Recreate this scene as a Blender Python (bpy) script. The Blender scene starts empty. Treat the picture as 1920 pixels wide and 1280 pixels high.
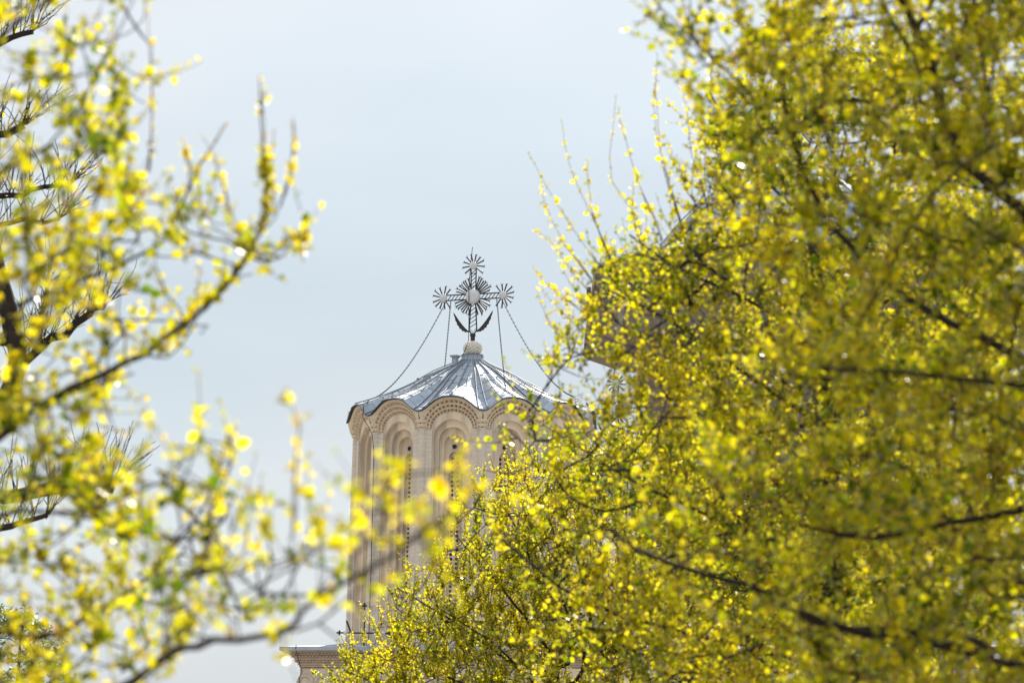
import bpy, math, random
import numpy as np
from mathutils import Matrix, Vector, Euler
R = math.radians
rng = np.random.default_rng(7)
random.seed(7)
SC = bpy.context.scene
COL = SC.collection

# ------------------------------------------------------------------ camera
EL, ROLL, FPX = R(8.0), R(0.7), 200 / 36 * 1920
CAMZ = 1.6
cam_d = bpy.data.cameras.new('camera')
cam = bpy.data.objects.new('camera', cam_d); COL.objects.link(cam)
cam_d.lens = 200; cam_d.sensor_width = 36
cam_d.clip_start = 0.5; cam_d.clip_end = 6000
CM = Euler((R(90) + EL, 0, 0)).to_matrix() @ Matrix.Rotation(ROLL, 3, 'Z')
cam.matrix_world = Matrix.Translation((0, 0, CAMZ)) @ CM.to_4x4()
cam_d.dof.use_dof = True
cam_d.dof.focus_distance = 116
cam_d.dof.aperture_fstop = 4.2
SC.camera = cam

# ------------------------------------------------------------------ world, sun, exposure
SUN_EL, SUN_AZ = R(34), R(12)          # the sun stands behind the church, a little to the right
w = bpy.data.worlds.new("World"); SC.world = w; w.use_nodes = True
wn, wl = w.node_tree.nodes, w.node_tree.links
wn.clear()
sky = wn.new('ShaderNodeTexSky'); sky.sky_type = 'NISHITA'; sky.sun_disc = False
sky.sun_elevation = SUN_EL; sky.sun_rotation = SUN_AZ
sky.air_density = 1.0; sky.dust_density = 1.0; sky.ozone_density = 1.0
tc = wn.new('ShaderNodeTexCoord')
mp = wn.new('ShaderNodeMapping'); mp.inputs['Scale'].default_value = (1.5, 1.5, 7.0)
nz = wn.new('ShaderNodeTexNoise'); nz.inputs['Scale'].default_value = 2.6; nz.inputs['Detail'].default_value = 5
nz.inputs['Roughness'].default_value = 0.5
mr = wn.new('ShaderNodeMapRange'); mr.inputs['From Min'].default_value = 0.32; mr.inputs['From Max'].default_value = 0.72
mr.inputs['To Min'].default_value = 0.82; mr.inputs['To Max'].default_value = 0.98
mx = wn.new('ShaderNodeMix'); mx.data_type = 'RGBA'
bg = wn.new('ShaderNodeBackground'); bg.inputs['Strength'].default_value = 0.071
wo = wn.new('ShaderNodeOutputWorld')
wl.new(tc.outputs['Generated'], mp.inputs['Vector']); wl.new(mp.outputs['Vector'], nz.inputs['Vector'])
wl.new(nz.outputs['Fac'], mr.inputs['Value']); wl.new(mr.outputs['Result'], mx.inputs['Factor'])
sxyz = wn.new('ShaderNodeSeparateXYZ'); wl.new(tc.outputs['Generated'], sxyz.inputs[0])
cg = wn.new('ShaderNodeMapRange'); cg.inputs['From Min'].default_value = 0.05; cg.inputs['From Max'].default_value = 1.0
cg.inputs['To Min'].default_value = 0.92; cg.inputs['To Max'].default_value = 2.1
wl.new(sxyz.outputs['Z'], cg.inputs['Value'])
cs = wn.new('ShaderNodeVectorMath'); cs.operation = 'SCALE'; 
nz2 = wn.new('ShaderNodeTexNoise'); nz2.inputs['Scale'].default_value = 5.5; nz2.inputs['Detail'].default_value = 3
mp2 = wn.new('ShaderNodeMapping'); mp2.inputs['Scale'].default_value = (1.3, 1.3, 2.2); mp2.inputs['Location'].default_value = (3.1, 0.4, 1.2)
wl.new(tc.outputs['Generated'], mp2.inputs['Vector']); wl.new(mp2.outputs['Vector'], nz2.inputs['Vector'])
mr2 = wn.new('ShaderNodeMapRange'); mr2.inputs['From Min'].default_value = 0.38; mr2.inputs['From Max'].default_value = 0.62
wl.new(nz2.outputs['Fac'], mr2.inputs['Value'])
cm = wn.new('ShaderNodeMix'); cm.data_type = 'RGBA'; cm.inputs['A'].default_value = (3.85, 4.5, 5.05, 1); cm.inputs['B'].default_value = (4.6, 4.9, 5.25, 1)
wl.new(mr2.outputs['Result'], cm.inputs['Factor']); wl.new(cm.outputs['Result'], cs.inputs[0])
wl.new(cg.outputs['Result'], cs.inputs['Scale']); wl.new(cs.outputs['Vector'], mx.inputs['B'])
wl.new(sky.outputs['Color'], mx.inputs['A']); wl.new(mx.outputs['Result'], bg.inputs['Color'])
wl.new(bg.outputs['Background'], wo.inputs['Surface'])
sd = bpy.data.lights.new('sun', 'SUN'); sd.energy = 5.0; sd.angle = R(0.5); sd.color = (1.0, 0.94, 0.84)
so = bpy.data.objects.new('sun', sd); COL.objects.link(so)
S = Vector((math.sin(SUN_AZ) * math.cos(SUN_EL), math.cos(SUN_AZ) * math.cos(SUN_EL), math.sin(SUN_EL)))
so.rotation_euler = S.to_track_quat('Z', 'Y').to_euler(); so.location = (0, 60, 60)
SC.view_settings.view_transform = 'Standard'; SC.view_settings.look = 'None'
SC.view_settings.exposure = 1.0; SC.view_settings.gamma = 1
SC.cycles.use_denoising = True
SC.cycles.max_bounces = 8; SC.cycles.diffuse_bounces = 4; SC.cycles.glossy_bounces = 3; SC.cycles.transmission_bounces = 5


def P(px, py, Y):
    """the world point seen at photograph pixel (px, py) at distance Y ahead"""
    d = CM @ Vector(((px - 960) / FPX, (640 - py) / FPX, -1))
    d *= Y / d.y
    return np.array((d.x, d.y, d.z + CAMZ))


# ------------------------------------------------------------------ materials
def newmat(name):
    m = bpy.data.materials.new(name); m.use_nodes = True
    nt = m.node_tree; nt.nodes.clear()
    return m, nt.nodes, nt.links


def principled(name, col, rough=0.6, metal=0.0, noise=None, bump=None, stretch=(1, 1, 1), col2=None, joints=None, spec=0.5, stains=None):
    m, n, l = newmat(name)
    o = n.new('ShaderNodeOutputMaterial'); b = n.new('ShaderNodeBsdfPrincipled')
    l.new(b.outputs[0], o.inputs[0])
    b.inputs['Roughness'].default_value = rough; b.inputs['Metallic'].default_value = metal
    b.inputs['Specular IOR Level'].default_value = spec
    t = n.new('ShaderNodeTexCoord')
    colsock = None; height = None
    if noise:
        mpp = n.new('ShaderNodeMapping'); mpp.inputs['Scale'].default_value = stretch
        l.new(t.outputs['Object'], mpp.inputs['Vector'])
        z = n.new('ShaderNodeTexNoise'); z.inputs['Scale'].default_value = noise; z.inputs['Detail'].default_value = 8
        z.inputs['Roughness'].default_value = 0.65
        l.new(mpp.outputs[0], z.inputs['Vector'])
        r = n.new('ShaderNodeMapRange'); r.inputs[1].default_value = 0.3; r.inputs[2].default_value = 0.7
        l.new(z.outputs['Fac'], r.inputs[0])
        x = n.new('ShaderNodeMix'); x.data_type = 'RGBA'
        x.inputs['A'].default_value = (*col, 1); x.inputs['B'].default_value = (*(col2 or col), 1)
        l.new(r.outputs[0], x.inputs['Factor']); colsock = x.outputs['Result']; height = z.outputs['Fac']
    if stains:
        z = n.new('ShaderNodeTexNoise'); z.inputs['Scale'].default_value = 2.2; z.inputs['Detail'].default_value = 6
        mpp = n.new('ShaderNodeMapping'); mpp.inputs['Scale'].default_value = (2.2, 2.2, 0.35)
        l.new(t.outputs['Object'], mpp.inputs['Vector']); l.new(mpp.outputs[0], z.inputs['Vector'])
        r = n.new('ShaderNodeMapRange'); r.inputs[1].default_value = 0.46; r.inputs[2].default_value = 0.68
        r.inputs[4].default_value = 0.9
        l.new(z.outputs['Fac'], r.inputs[0])
        x = n.new('ShaderNodeMix'); x.data_type = 'RGBA'; x.inputs['B'].default_value = (*stains, 1)
        l.new(r.outputs[0], x.inputs['Factor']); l.new(colsock, x.inputs['A']); colsock = x.outputs['Result']
    if joints:      # horizontal courses: object z
        sp = n.new('ShaderNodeSeparateXYZ'); l.new(t.outputs['Object'], sp.inputs[0])
        a = n.new('ShaderNodeMath'); a.operation = 'MULTIPLY'; a.inputs[1].default_value = 1 / joints[0]
        zz = n.new('ShaderNodeTexNoise'); zz.inputs['Scale'].default_value = 6
        l.new(t.outputs['Object'], zz.inputs['Vector'])
        ad = n.new('ShaderNodeMath'); ad.operation = 'MULTIPLY_ADD'; ad.inputs[1].default_value = 0.5
        l.new(sp.outputs['Z'], a.inputs[0]); l.new(zz.outputs['Fac'], ad.inputs[0]); l.new(a.outputs[0], ad.inputs[2])
        f = n.new('ShaderNodeMath'); f.operation = 'FRACT'; l.new(ad.outputs[0], f.inputs[0])
        c = n.new('ShaderNodeMath'); c.operation = 'LESS_THAN'; c.inputs[1].default_value = joints[1]
        l.new(f.outputs[0], c.inputs[0])
        fac = n.new('ShaderNodeMath'); fac.operation = 'MULTIPLY'; fac.inputs[1].default_value = 0.38
        l.new(c.outputs[0], fac.inputs[0])
        x = n.new('ShaderNodeMix'); x.data_type = 'RGBA'; x.inputs['B'].default_value = (*joints[2], 1)
        l.new(fac.outputs[0], x.inputs['Factor'])
        if colsock: l.new(colsock, x.inputs['A'])
        else: x.inputs['A'].default_value = (*col, 1)
        colsock = x.outputs['Result']
    if colsock: l.new(colsock, b.inputs['Base Color'])
    else: b.inputs['Base Color'].default_value = (*col, 1)
    if bump and height:
        bp = n.new('ShaderNodeBump'); bp.inputs['Strength'].default_value = bump; bp.inputs['Distance'].default_value = 0.02
        l.new(height, bp.inputs['Height']); l.new(bp.outputs[0], b.inputs['Normal'])
    return m


M = {}
M['plaster'] = principled('plaster', (0.82, 0.685, 0.525), 0.85, noise=5, bump=0.25, col2=(0.74, 0.60, 0.445), stains=(0.48, 0.40, 0.315), spec=0.2)
M['stone'] = principled('weathered_stone', (0.73, 0.615, 0.49), 0.85, noise=7, bump=0.4, stretch=(1, 1, 3), col2=(0.54, 0.455, 0.37), joints=(0.085, 0.14, (0.40, 0.37, 0.34)), spec=0.2)
M['brickwork'] = principled('brickwork', (0.60, 0.47, 0.36), 0.9, noise=9, bump=0.4, col2=(0.42, 0.32, 0.25), joints=(0.07, 0.16, (0.33, 0.27, 0.22)), spec=0.2)
M['cornice'] = principled('cornice_plaster', (0.78, 0.645, 0.49), 0.9, noise=14, bump=0.3, col2=(0.58, 0.465, 0.35), spec=0.2)
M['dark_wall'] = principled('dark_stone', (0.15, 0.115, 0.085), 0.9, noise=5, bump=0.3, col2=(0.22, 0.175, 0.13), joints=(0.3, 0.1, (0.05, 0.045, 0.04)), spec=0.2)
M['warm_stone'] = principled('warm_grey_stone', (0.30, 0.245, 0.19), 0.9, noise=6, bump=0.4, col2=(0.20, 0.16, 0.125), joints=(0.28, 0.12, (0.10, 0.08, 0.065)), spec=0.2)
M['iron'] = principled('black_iron', (0.035, 0.028, 0.028), 0.6, 0.2)
M['disc'] = principled('galvanised_disc', (0.72, 0.70, 0.68), 0.6, 0.3, noise=9, col2=(0.55, 0.54, 0.54))
M['finial'] = principled('carved_pale_stone', (0.74, 0.68, 0.58), 0.85, noise=18, bump=0.3, col2=(0.58, 0.53, 0.45), spec=0.2)
M['void'] = principled('dark_opening', (0.015, 0.015, 0.014), 0.9)
M['fascia'] = principled('dark_sheet_edge', (0.05, 0.055, 0.06), 0.6, 0.5)
M['bark'] = principled('bark', (0.022, 0.016, 0.013), 0.9, noise=16, bump=0.6, stretch=(1, 1, 0.3), col2=(0.042, 0.031, 0.024), spec=0.15)
M['twig'] = principled('twig_bark', (0.085, 0.05, 0.032), 0.75, spec=0.3)
M['paving'] = principled('pale_paving', (0.33, 0.30, 0.255), 0.9, noise=0.6, col2=(0.25, 0.23, 0.20), spec=0.2)


def roof_mat():
    m, n, l = newmat('zinc_sheet')
    o = n.new('ShaderNodeOutputMaterial'); b = n.new('ShaderNodeBsdfPrincipled'); l.new(b.outputs[0], o.inputs[0])
    b.inputs['Metallic'].default_value = 0.75
    t = n.new('ShaderNodeTexCoord')
    z = n.new('ShaderNodeTexNoise'); z.inputs['Scale'].default_value = 3.5; z.inputs['Detail'].default_value = 8
    z.inputs['Roughness'].default_value = 0.7
    l.new(t.outputs['Object'], z.inputs['Vector'])
    cr = n.new('ShaderNodeValToRGB'); l.new(z.outputs['Fac'], cr.inputs[0])
    cr.color_ramp.elements[0].position = 0.32; cr.color_ramp.elements[0].color = (0.33, 0.36, 0.41, 1)
    cr.color_ramp.elements[1].position = 0.72; cr.color_ramp.elements[1].color = (0.55, 0.575, 0.61, 1)
    # sheet joints across each tray and a little tone of its own for every sheet
    at = n.new('ShaderNodeAttribute'); at.attribute_name = 'sheet'
    x = n.new('ShaderNodeMix'); x.data_type = 'RGBA'; x.blend_type = 'MULTIPLY'; x.inputs['Factor'].default_value = 1
    l.new(cr.outputs[0], x.inputs['A']); l.new(at.outputs['Color'], x.inputs['B'])
    l.new(x.outputs['Result'], b.inputs['Base Color'])
    rr = n.new('ShaderNodeMapRange'); rr.inputs[3].default_value = 0.58; rr.inputs[4].default_value = 0.85
    l.new(z.outputs['Fac'], rr.inputs[0]); l.new(rr.outputs[0], b.inputs['Roughness'])
    z2 = n.new('ShaderNodeTexNoise'); z2.inputs['Scale'].default_value = 5; z2.inputs['Detail'].default_value = 3
    l.new(t.outputs['Object'], z2.inputs['Vector'])
    bp = n.new('ShaderNodeBump'); bp.inputs['Strength'].default_value = 0.35; bp.inputs['Distance'].default_value = 0.03
    l.new(z2.outputs['Fac'], bp.inputs['Height']); l.new(bp.outputs[0], b.inputs['Normal'])
    return m


M['roof'] = roof_mat()


def leaf_mat(name, stops_d, stops_t, gloss=0.11, rough=0.38, trans=0.7):
    m, n, l = newmat(name)
    o = n.new('ShaderNodeOutputMaterial')
    at = n.new('ShaderNodeAttribute'); at.attribute_name = 'tone'

    def ramp(stops):
        c = n.new('ShaderNodeValToRGB'); e = c.color_ramp.elements
        while len(e) < len(stops): e.new(0.5)
        for q, (p, k) in zip(e, stops): q.position = p; q.color = (*k, 1)
        l.new(at.outputs['Fac'], c.inputs[0]); return c
    d = n.new('ShaderNodeBsdfDiffuse'); tr = n.new('ShaderNodeBsdfTranslucent'); g = n.new('ShaderNodeBsdfGlossy')
    g.inputs['Roughness'].default_value = rough; g.inputs['Color'].default_value = (1, 1, 1, 1)
    l.new(ramp(stops_d).outputs[0], d.inputs['Color']); l.new(ramp(stops_t).outputs[0], tr.inputs['Color'])
    m1 = n.new('ShaderNodeMixShader'); m1.inputs[0].default_value = trans
    l.new(d.outputs[0], m1.inputs[1]); l.new(tr.outputs[0], m1.inputs[2])
    fr = n.new('ShaderNodeFresnel'); fr.inputs['IOR'].default_value = 1.4
    fs = n.new('ShaderNodeMath'); fs.operation = 'MULTIPLY'; fs.inputs[1].default_value = gloss; l.new(fr.outputs[0], fs.inputs[0])
    m2 = n.new('ShaderNodeMixShader'); l.new(fs.outputs[0], m2.inputs[0])
    l.new(m1.outputs[0], m2.inputs[1]); l.new(g.outputs[0], m2.inputs[2])
    l.new(m2.outputs[0], o.inputs[0])
    return m


M['leaf'] = leaf_mat('spring_leaf',
    [(0.0, (0.022, 0.034, 0.002)), (0.3, (0.095, 0.085, 0.003)), (0.62, (0.16, 0.12, 0.004)), (0.84, (0.22, 0.15, 0.005)), (0.92, (0.16, 0.09, 0.025)), (1.0, (0.09, 0.04, 0.02))],
    [(0.0, (0.10, 0.17, 0.003)), (0.3, (0.46, 0.465, 0.004)), (0.62, (0.73, 0.63, 0.006)), (0.84, (0.80, 0.625, 0.008)), (0.92, (0.52, 0.30, 0.03)), (1.0, (0.22, 0.10, 0.03))])
M['leaf_dark'] = leaf_mat('dark_leaf',
    [(0.0, (0.03, 0.05, 0.012)), (1.0, (0.07, 0.09, 0.02))],
    [(0.0, (0.05, 0.10, 0.01)), (1.0, (0.16, 0.18, 0.02))])


# ------------------------------------------------------------------ object helpers
def tag(o, label=None, cat=None, group=None, kind=None):
    if label: o['label'] = label
    if cat: o['category'] = cat
    if group: o['group'] = group
    if kind: o['kind'] = kind
    return o


def thing(name, loc, label, cat, group=None, rz=0.0):
    o = bpy.data.objects.new(name, None); COL.objects.link(o); o.location = loc; o.rotation_euler = (0, 0, rz)
    o.empty_display_size = 0.3
    return tag(o, label, cat, group)


def plain_sheet(me):
    at = me.attributes.new('sheet', 'FLOAT_COLOR', 'FACE'); at.data.foreach_set('color', np.full(len(me.polygons) * 4, .9, np.float32)); return me


def link(name, me, parent=None, mat=None, loc=None, rz=None):
    o = bpy.data.objects.new(name, me); COL.objects.link(o)
    if parent: o.parent = parent
    if mat is not None and len(me.materials) == 0: me.materials.append(mat)
    if loc is not None: o.location = loc
    if rz is not None: o.rotation_euler = (0, 0, rz)
    return o


class MB:
    def __init__(s): s.v = []; s.f = []; s.mi = []

    def add(s, vs, fs, m=0):
        b = len(s.v); s.v += [tuple(map(float, p)) for p in vs]
        s.f += [tuple(i + b for i in f) for f in fs]; s.mi += [m] * len(fs)

    def box(s, c, h, rz=0.0, m=0):
        vs = []
        for z in (-1, 1):
            for x, y in ((-1, -1), (1, -1), (1, 1), (-1, 1)):
                X, Y = x * h[0], y * h[1]
                vs.append((c[0] + X * math.cos(rz) - Y * math.sin(rz), c[1] + X * math.sin(rz) + Y * math.cos(rz), c[2] + z * h[2]))
        s.add(vs, [(3, 2, 1, 0), (4, 5, 6, 7), (0, 1, 5, 4), (1, 2, 6, 5), (2, 3, 7, 6), (3, 0, 4, 7)], m)

    def tube(s, pts, rad, n=8, cap=True, m=0, closed=False):
        pts = [Vector(p) for p in pts]; k = len(pts)
        rad = [rad] * k if np.isscalar(rad) else list(rad)
        ref = None; vs = []
        for i, p in enumerate(pts):
            if closed: t = pts[(i + 1) % k] - pts[i - 1]
            else: t = pts[min(i + 1, k - 1)] - pts[max(i - 1, 0)]
            t.normalize()
            if ref is None: ref = Vector((0, 0, 1)) if abs(t.z) < 0.9 else Vector((1, 0, 0))
            a = ref - t * ref.dot(t); a.normalize(); b = t.cross(a); ref = a
            for j in range(n):
                q = 2 * math.pi * j / n
                vs.append(p + (a * math.cos(q) + b * math.sin(q)) * rad[i])
        fs = []
        for i in range(k if closed else k - 1):
            for j in range(n):
                i2 = (i + 1) % k
                fs.append((i * n + j, i * n + (j + 1) % n, i2 * n + (j + 1) % n, i2 * n + j))
        if cap and not closed:
            fs.append(tuple(range(n - 1, -1, -1))); fs.append(tuple((k - 1) * n + j for j in range(n)))
        s.add(vs, fs, m)

    def lathe(s, prof, n=24, c=(0, 0, 0), m=0, a0=0.0):
        vs = []
        for r, z in prof:
            for j in range(n):
                q = a0 + 2 * math.pi * j / n
                vs.append((c[0] + r * math.cos(q), c[1] + r * math.sin(q), c[2] + z))
        fs = []
        for i in range(len(prof) - 1):
            for j in range(n):
                fs.append((i * n + j, i * n + (j + 1) % n, (i + 1) * n + (j + 1) % n, (i + 1) * n + j))
        s.add(vs, fs, m)

    def grid(s, rows, m=0, flip=False):
        k = len(rows[0]); vs = [p for r in rows for p in r]; fs = []
        for i in range(len(rows) - 1):
            for j in range(k - 1):
                q = (i * k + j, i * k + j + 1, (i + 1) * k + j + 1, (i + 1) * k + j)
                fs.append(q[::-1] if flip else q)
        s.add(vs, fs, m)

    def mesh(s, name, mats, smooth=False):
        me = bpy.data.meshes.new(name); me.from_pydata(s.v, [], s.f)
        for mm in (mats if isinstance(mats, (list, tuple)) else [mats]): me.materials.append(mm)
        me.polygons.foreach_set('material_index', s.mi)
        if smooth: me.polygons.foreach_set('use_smooth', [True] * len(s.f))
        me.update(); return me


def kids(o): return [c for c in COL.objects if c.parent == o]


def copy_tree(o, parent=None):
    c = o.copy(); COL.objects.link(c)
    if parent: c.parent = parent
    for ch in kids(o): copy_tree(ch, c)
    return c


# ------------------------------------------------------------------ setting
g = MB(); g.add([(-3000, -200, 0), (3000, -200, 0), (3000, 5000, 0), (-3000, 5000, 0)], [(0, 1, 2, 3)])
tag(link('ground', g.mesh('ground', M['paving'])), kind='structure')

# ------------------------------------------------------------------ lobed tower
NB = 12; HA = math.pi / NB
AP = 2.26                              # apothem of the drum
TOWER_Y = 115.0
neck = P(886, 672, TOWER_Y)
BASE_Z = 10.9
H = neck[2] - BASE_Z                   # the neck's height above the tower's foot
ZC = H - 1.10                          # crest of the scalloped eave
ZS = ZC - 0.62                         # springing
BAY0 = R(-9.5)                         # the first bay's azimuth from the camera-facing side
TAPER = 0.022


def warp(u, d, z):                     # bay coordinates: u sideways, d outward, z up -> bay-local xyz (outward = -y)
    return (u, -(AP + d + TAPER * max(0.0, ZS - z)), z)


def wid(z): return (AP + TAPER * max(0.0, ZS - z)) * math.tan(HA)


def drop(u):
    t = min(1.0, abs(u) / 0.64)
    q = t ** 1.55
    return 0.285 * q * q * (3 - 2 * q)


def build_tower_meshes():
    out = {}
    N = 20
    orders = [(0.37, ZC - 0.80, 0.0), (0.28, ZC - 0.855, -0.11), (0.19, ZC - 0.91, -0.22), (0.115, ZC - 1.165, -0.33)]
    zb = 0.0

    def arch(hw, zc, bot):
        pts = [(-hw, bot), (-hw, zc), (-hw, zc)]
        pts += [(-hw * math.cos(math.pi * i / N), zc + hw * math.sin(math.pi * i / N)) for i in range(N + 1)]
        return pts + [(hw, zc), (hw, zc), (hw, bot)]
    o0 = [(-wid(zb), zb), (-wid(ZS), ZS), (-0.60, ZS)]
    o0 += [(-0.416 * math.cos(math.pi * i / N), ZS + 0.345 * math.sin(math.pi * i / N)) for i in range(N + 1)]
    o0 += [(0.60, ZS), (wid(ZS), ZS), (wid(zb), zb)]
    bots = [0.0, 0.0, 0.25, 0.85]
    b = MB(); prev = o0
    for (hw, zc, d), bt in zip(orders, bots):
        cur = arch(hw, zc, bt)
        b.grid([[warp(u, d, z) for u, z in prev], [warp(u, d, z) for u, z in cur]], m=0, flip=True)
        # closing the foot of the opening
        d2 = d - 0.11 if hw > 0.12 else d - 0.15
        b.grid([[warp(u, d, z) for u, z in cur], [warp(u, d2, z) for u, z in cur]], m=0, flip=True)
        if bt > 0:
            pl, pr, cl, cr_ = prev[0], prev[-1], cur[0], cur[-1]
            b.add([warp(pl[0], d, pl[1]), warp(pr[0], d, pr[1]), warp(cr_[0], d, cr_[1]), warp(cl[0], d, cl[1])], [(0, 1, 2, 3)])
        prev = cur
    # back of the window slot behind its pierced grille
    hw, zc, d = orders[3]
    cur = arch(hw, zc, 0.85); c0 = warp(0, -0.48, (zc + 0.85) / 2)
    vs = [c0] + [warp(u, -0.48, z) for u, z in cur]
    b.add(vs, [(0, i, i + 1) for i in range(1, len(cur))], 1)
    out['bay'] = b.mesh('arched_bay', [M['plaster'], M['void']])
    # pier facing: coursed stone strips beside the recesses
    b = MB()
    for sgn in (-1, 1):
        z0, z1 = 0.0, ZS - 0.04
        for k in range(1):
            u0, u1 = 0.40, 0.57
            vs = [warp(sgn * u0, 0.003, z0), warp(sgn * u1, 0.003, z0), warp(sgn * u1, 0.025, z0), warp(sgn * u0, 0.025, z0),
                  warp(sgn * u0, 0.003, z1), warp(sgn * u1, 0.003, z1), warp(sgn * u1, 0.025, z1), warp(sgn * u0, 0.025, z1)]
            b.add(vs, [(0, 1, 2, 3), (7, 6, 5, 4), (0, 4, 5, 1), (1, 5, 6, 2), (2, 6, 7, 3), (3, 7, 4, 0)])
    out['pier'] = b.mesh('pier_facing', M['stone'])
    # pierced grille
    b = MB(); cw, ch, hr, K = 0.115, 0.092, 0.033, 12
    z = 0.87
    gd = -0.42
    while z + ch < zc + 0.05:
        for cx in (-cw / 2, cw / 2):
            cz = z + ch / 2
            sq = []
            for i in range(K):
                q = 2 * math.pi * (i + 0.5) / K; x, y = math.cos(q), math.sin(q); s_ = max(abs(x), abs(y))
                sq.append((cx + x / s_ * cw / 2, cz + y / s_ * ch / 2))
            ci = [(cx + hr * math.cos(2 * math.pi * (i + 0.5) / K), cz + hr * math.sin(2 * math.pi * (i + 0.5) / K)) for i in range(K)]
            for ring_a, ring_b, da, db in ((sq, ci, gd, gd), (ci, ci, gd, gd - 0.05)):
                vs = [warp(u, da, zz) for u, zz in ring_a] + [warp(u, db, zz) for u, zz in ring_b]
                b.add(vs, [(i, (i + 1) % K, K + (i + 1) % K, K + i) for i in range(K)])
        z += ch
    top = [(0.115 * math.cos(math.pi * i / 10), zc + 0.115 * math.sin(math.pi * i / 10)) for i in range(11)]
    top = [p for p in top if p[1] > z] + [(-0.115, z), (0.115, z)]
    b.add([warp(u, gd, zz) for u, zz in top], [tuple(range(len(top)))])
    out['grille'] = b.mesh('window_grille', M['plaster'])
    # oculus: a dark round opening with a small rim
    b = MB()
    oc = [warp(0.05 * math.cos(2 * math.pi * i / 16), -0.326, ZC - 0.945 + 0.05 * math.sin(2 * math.pi * i / 16)) for i in range(16)]
    b.add(oc, [tuple(range(16))], 0)
    b.tube([warp(0.052 * math.cos(2 * math.pi * i / 16), -0.33, ZC - 0.945 + 0.052 * math.sin(2 * math.pi * i / 16)) for i in range(16)], 0.008, 6, closed=True, m=1)
    out['oculus'] = b.mesh('oculus', [M['void'], M['plaster']])
    # arch cornice: rings with saw-tooth courses between, corbelling out towards the eave
    n = 18
    P1, P2, P3 = 0.17, 0.112, 0.055
    prof = [(0.59, P1, P1), (0.56, P1, P1), (0.558, P1 - .004, P2 - .03), (0.512, P1 - .004, P2 - .03), (0.51, P2, P2), (0.475, P2, P2),
            (0.473, P2 - .004, P3 - .03), (0.427, P2 - .004, P3 - .03), (0.425, P3, P3), (0.395, P3, P3), (0.393, P3 - .004, -.02), (0.347, P3 - .004, -.02), (0.345, 0.0, 0.0)]
    rows = []
    cols = 2 * n + 1
    for r, hi, lo in prof:
        row = []
        for j in range(cols):
            th = math.pi * j / (cols - 1); s_ = 0.30 + 0.70 * max(0.0, math.sin(th)) ** 0.5
            p_ = hi * s_ if (j % 2 or hi == lo) else lo * s_ - 0.02
            ax = 0.60 - (0.59 - r) * 0.75
            row.append(warp(-ax * math.cos(th), p_, ZS + r * math.sin(th)))
        rows.append(row)
    b = MB(); b.grid(rows, flip=True)
    # spandrel from the outer ring up to the eave
    low, mid, top = [], [], []
    for j in range(cols):
        th = math.pi * j / (cols - 1); s_ = 0.30 + 0.70 * max(0.0, math.sin(th)) ** 0.5
        u = -0.60 * math.cos(th); z0 = ZS + 0.59 * math.sin(th)
        u1 = u * (AP + 0.2) / AP; z1 = ZC - drop(u1) - 0.012
        low.append(warp(u, P1 * s_, z0)); top.append(warp(u1, 0.185, z1))
        mid.append(warp((u + u1) / 2, P1 * s_ * .35 + .185 * .65 , (z0 + z1) / 2))
    b.grid([top, mid, low], flip=True)
    out['cornice'] = b.mesh('arch_cornice', M['cornice'])
    # colonnette with a capital, at a corner (outward = -y)
    RC = AP / math.cos(HA)
    b = MB()
    b.tube([(0, -(RC + TAPER * max(0, ZS - zz) - 0.005), zz) for zz in np.linspace(0, ZS - 0.02, 14)], 0.085, 12)
    out['colonnette'] = b.mesh('colonnette', M['stone'], smooth=True)
    b = MB()
    for k, (w_, hz) in enumerate(((0.088, 0.05), (0.105, 0.06), (0.125, 0.06))):
        z0 = ZS - 0.03 + k * 0.085
        b.lathe([(w_ * .8, -0.03), (w_, 0.01), (w_ * 1.05, 0.035), (w_ * .8, 0.045), (0, .045)], 8, (0, -(RC - 0.01 + k * 0.02), z0), a0=math.pi / 8)
    # little crossed bricks rising above the capital
    for k in range(3):
        for sg in (-1, 1):
            b.box((sg * 0.035, -(RC + 0.05 + k * 0.02), ZS + 0.2 + k * 0.055), (0.03, 0.03, 0.02), rz=sg * 0.7)
    out['capital'] = b.mesh('capital', M['cornice'])
    # core: closes the drum inside
    b = MB()
    b.lathe([(1.75, 0.0), (1.75, ZC - 0.2), (0, ZC - 0.2)], 24)
    out['core'] = b.mesh('drum', M['plaster'])
    return out


ROOFPROF = [(0.25, -0.05), (0.34, -0.105), (0.45, -0.165), (0.70, -0.285), (0.92, -0.40), (1.2, -0.55), (1.46, -0.69), (1.75, -0.82), (2.0, -0.915), (2.25, -1.005), (2.5, -1.09), (2.9, -1.22)]


def roof_z(r):
    xs, zs = zip(*ROOFPROF)
    return float(np.interp(r, xs, zs))


def roof_pt(ph, s, lift=0.0):
    """ph angle within a bay, s 0..1 neck to eave; in bay coordinates"""
    AE = AP + 0.245
    ue = AE * math.tan(ph); re = AE / math.cos(ph)
    re = re * 0.5 + (AE + 0.03) * 0.5
    r = 0.25 + (re - 0.25) * s
    wv = max(0.0, (s - 0.25) / 0.75)
    wv = wv * wv * (3 - 2 * wv) * 0.6 + wv * wv * 0.4
    z = roof_z(0.25 + (AE - 0.25) * s) - drop(ue) * wv
    return (r * math.sin(ph), -r * math.cos(ph), H + z + lift)


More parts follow.
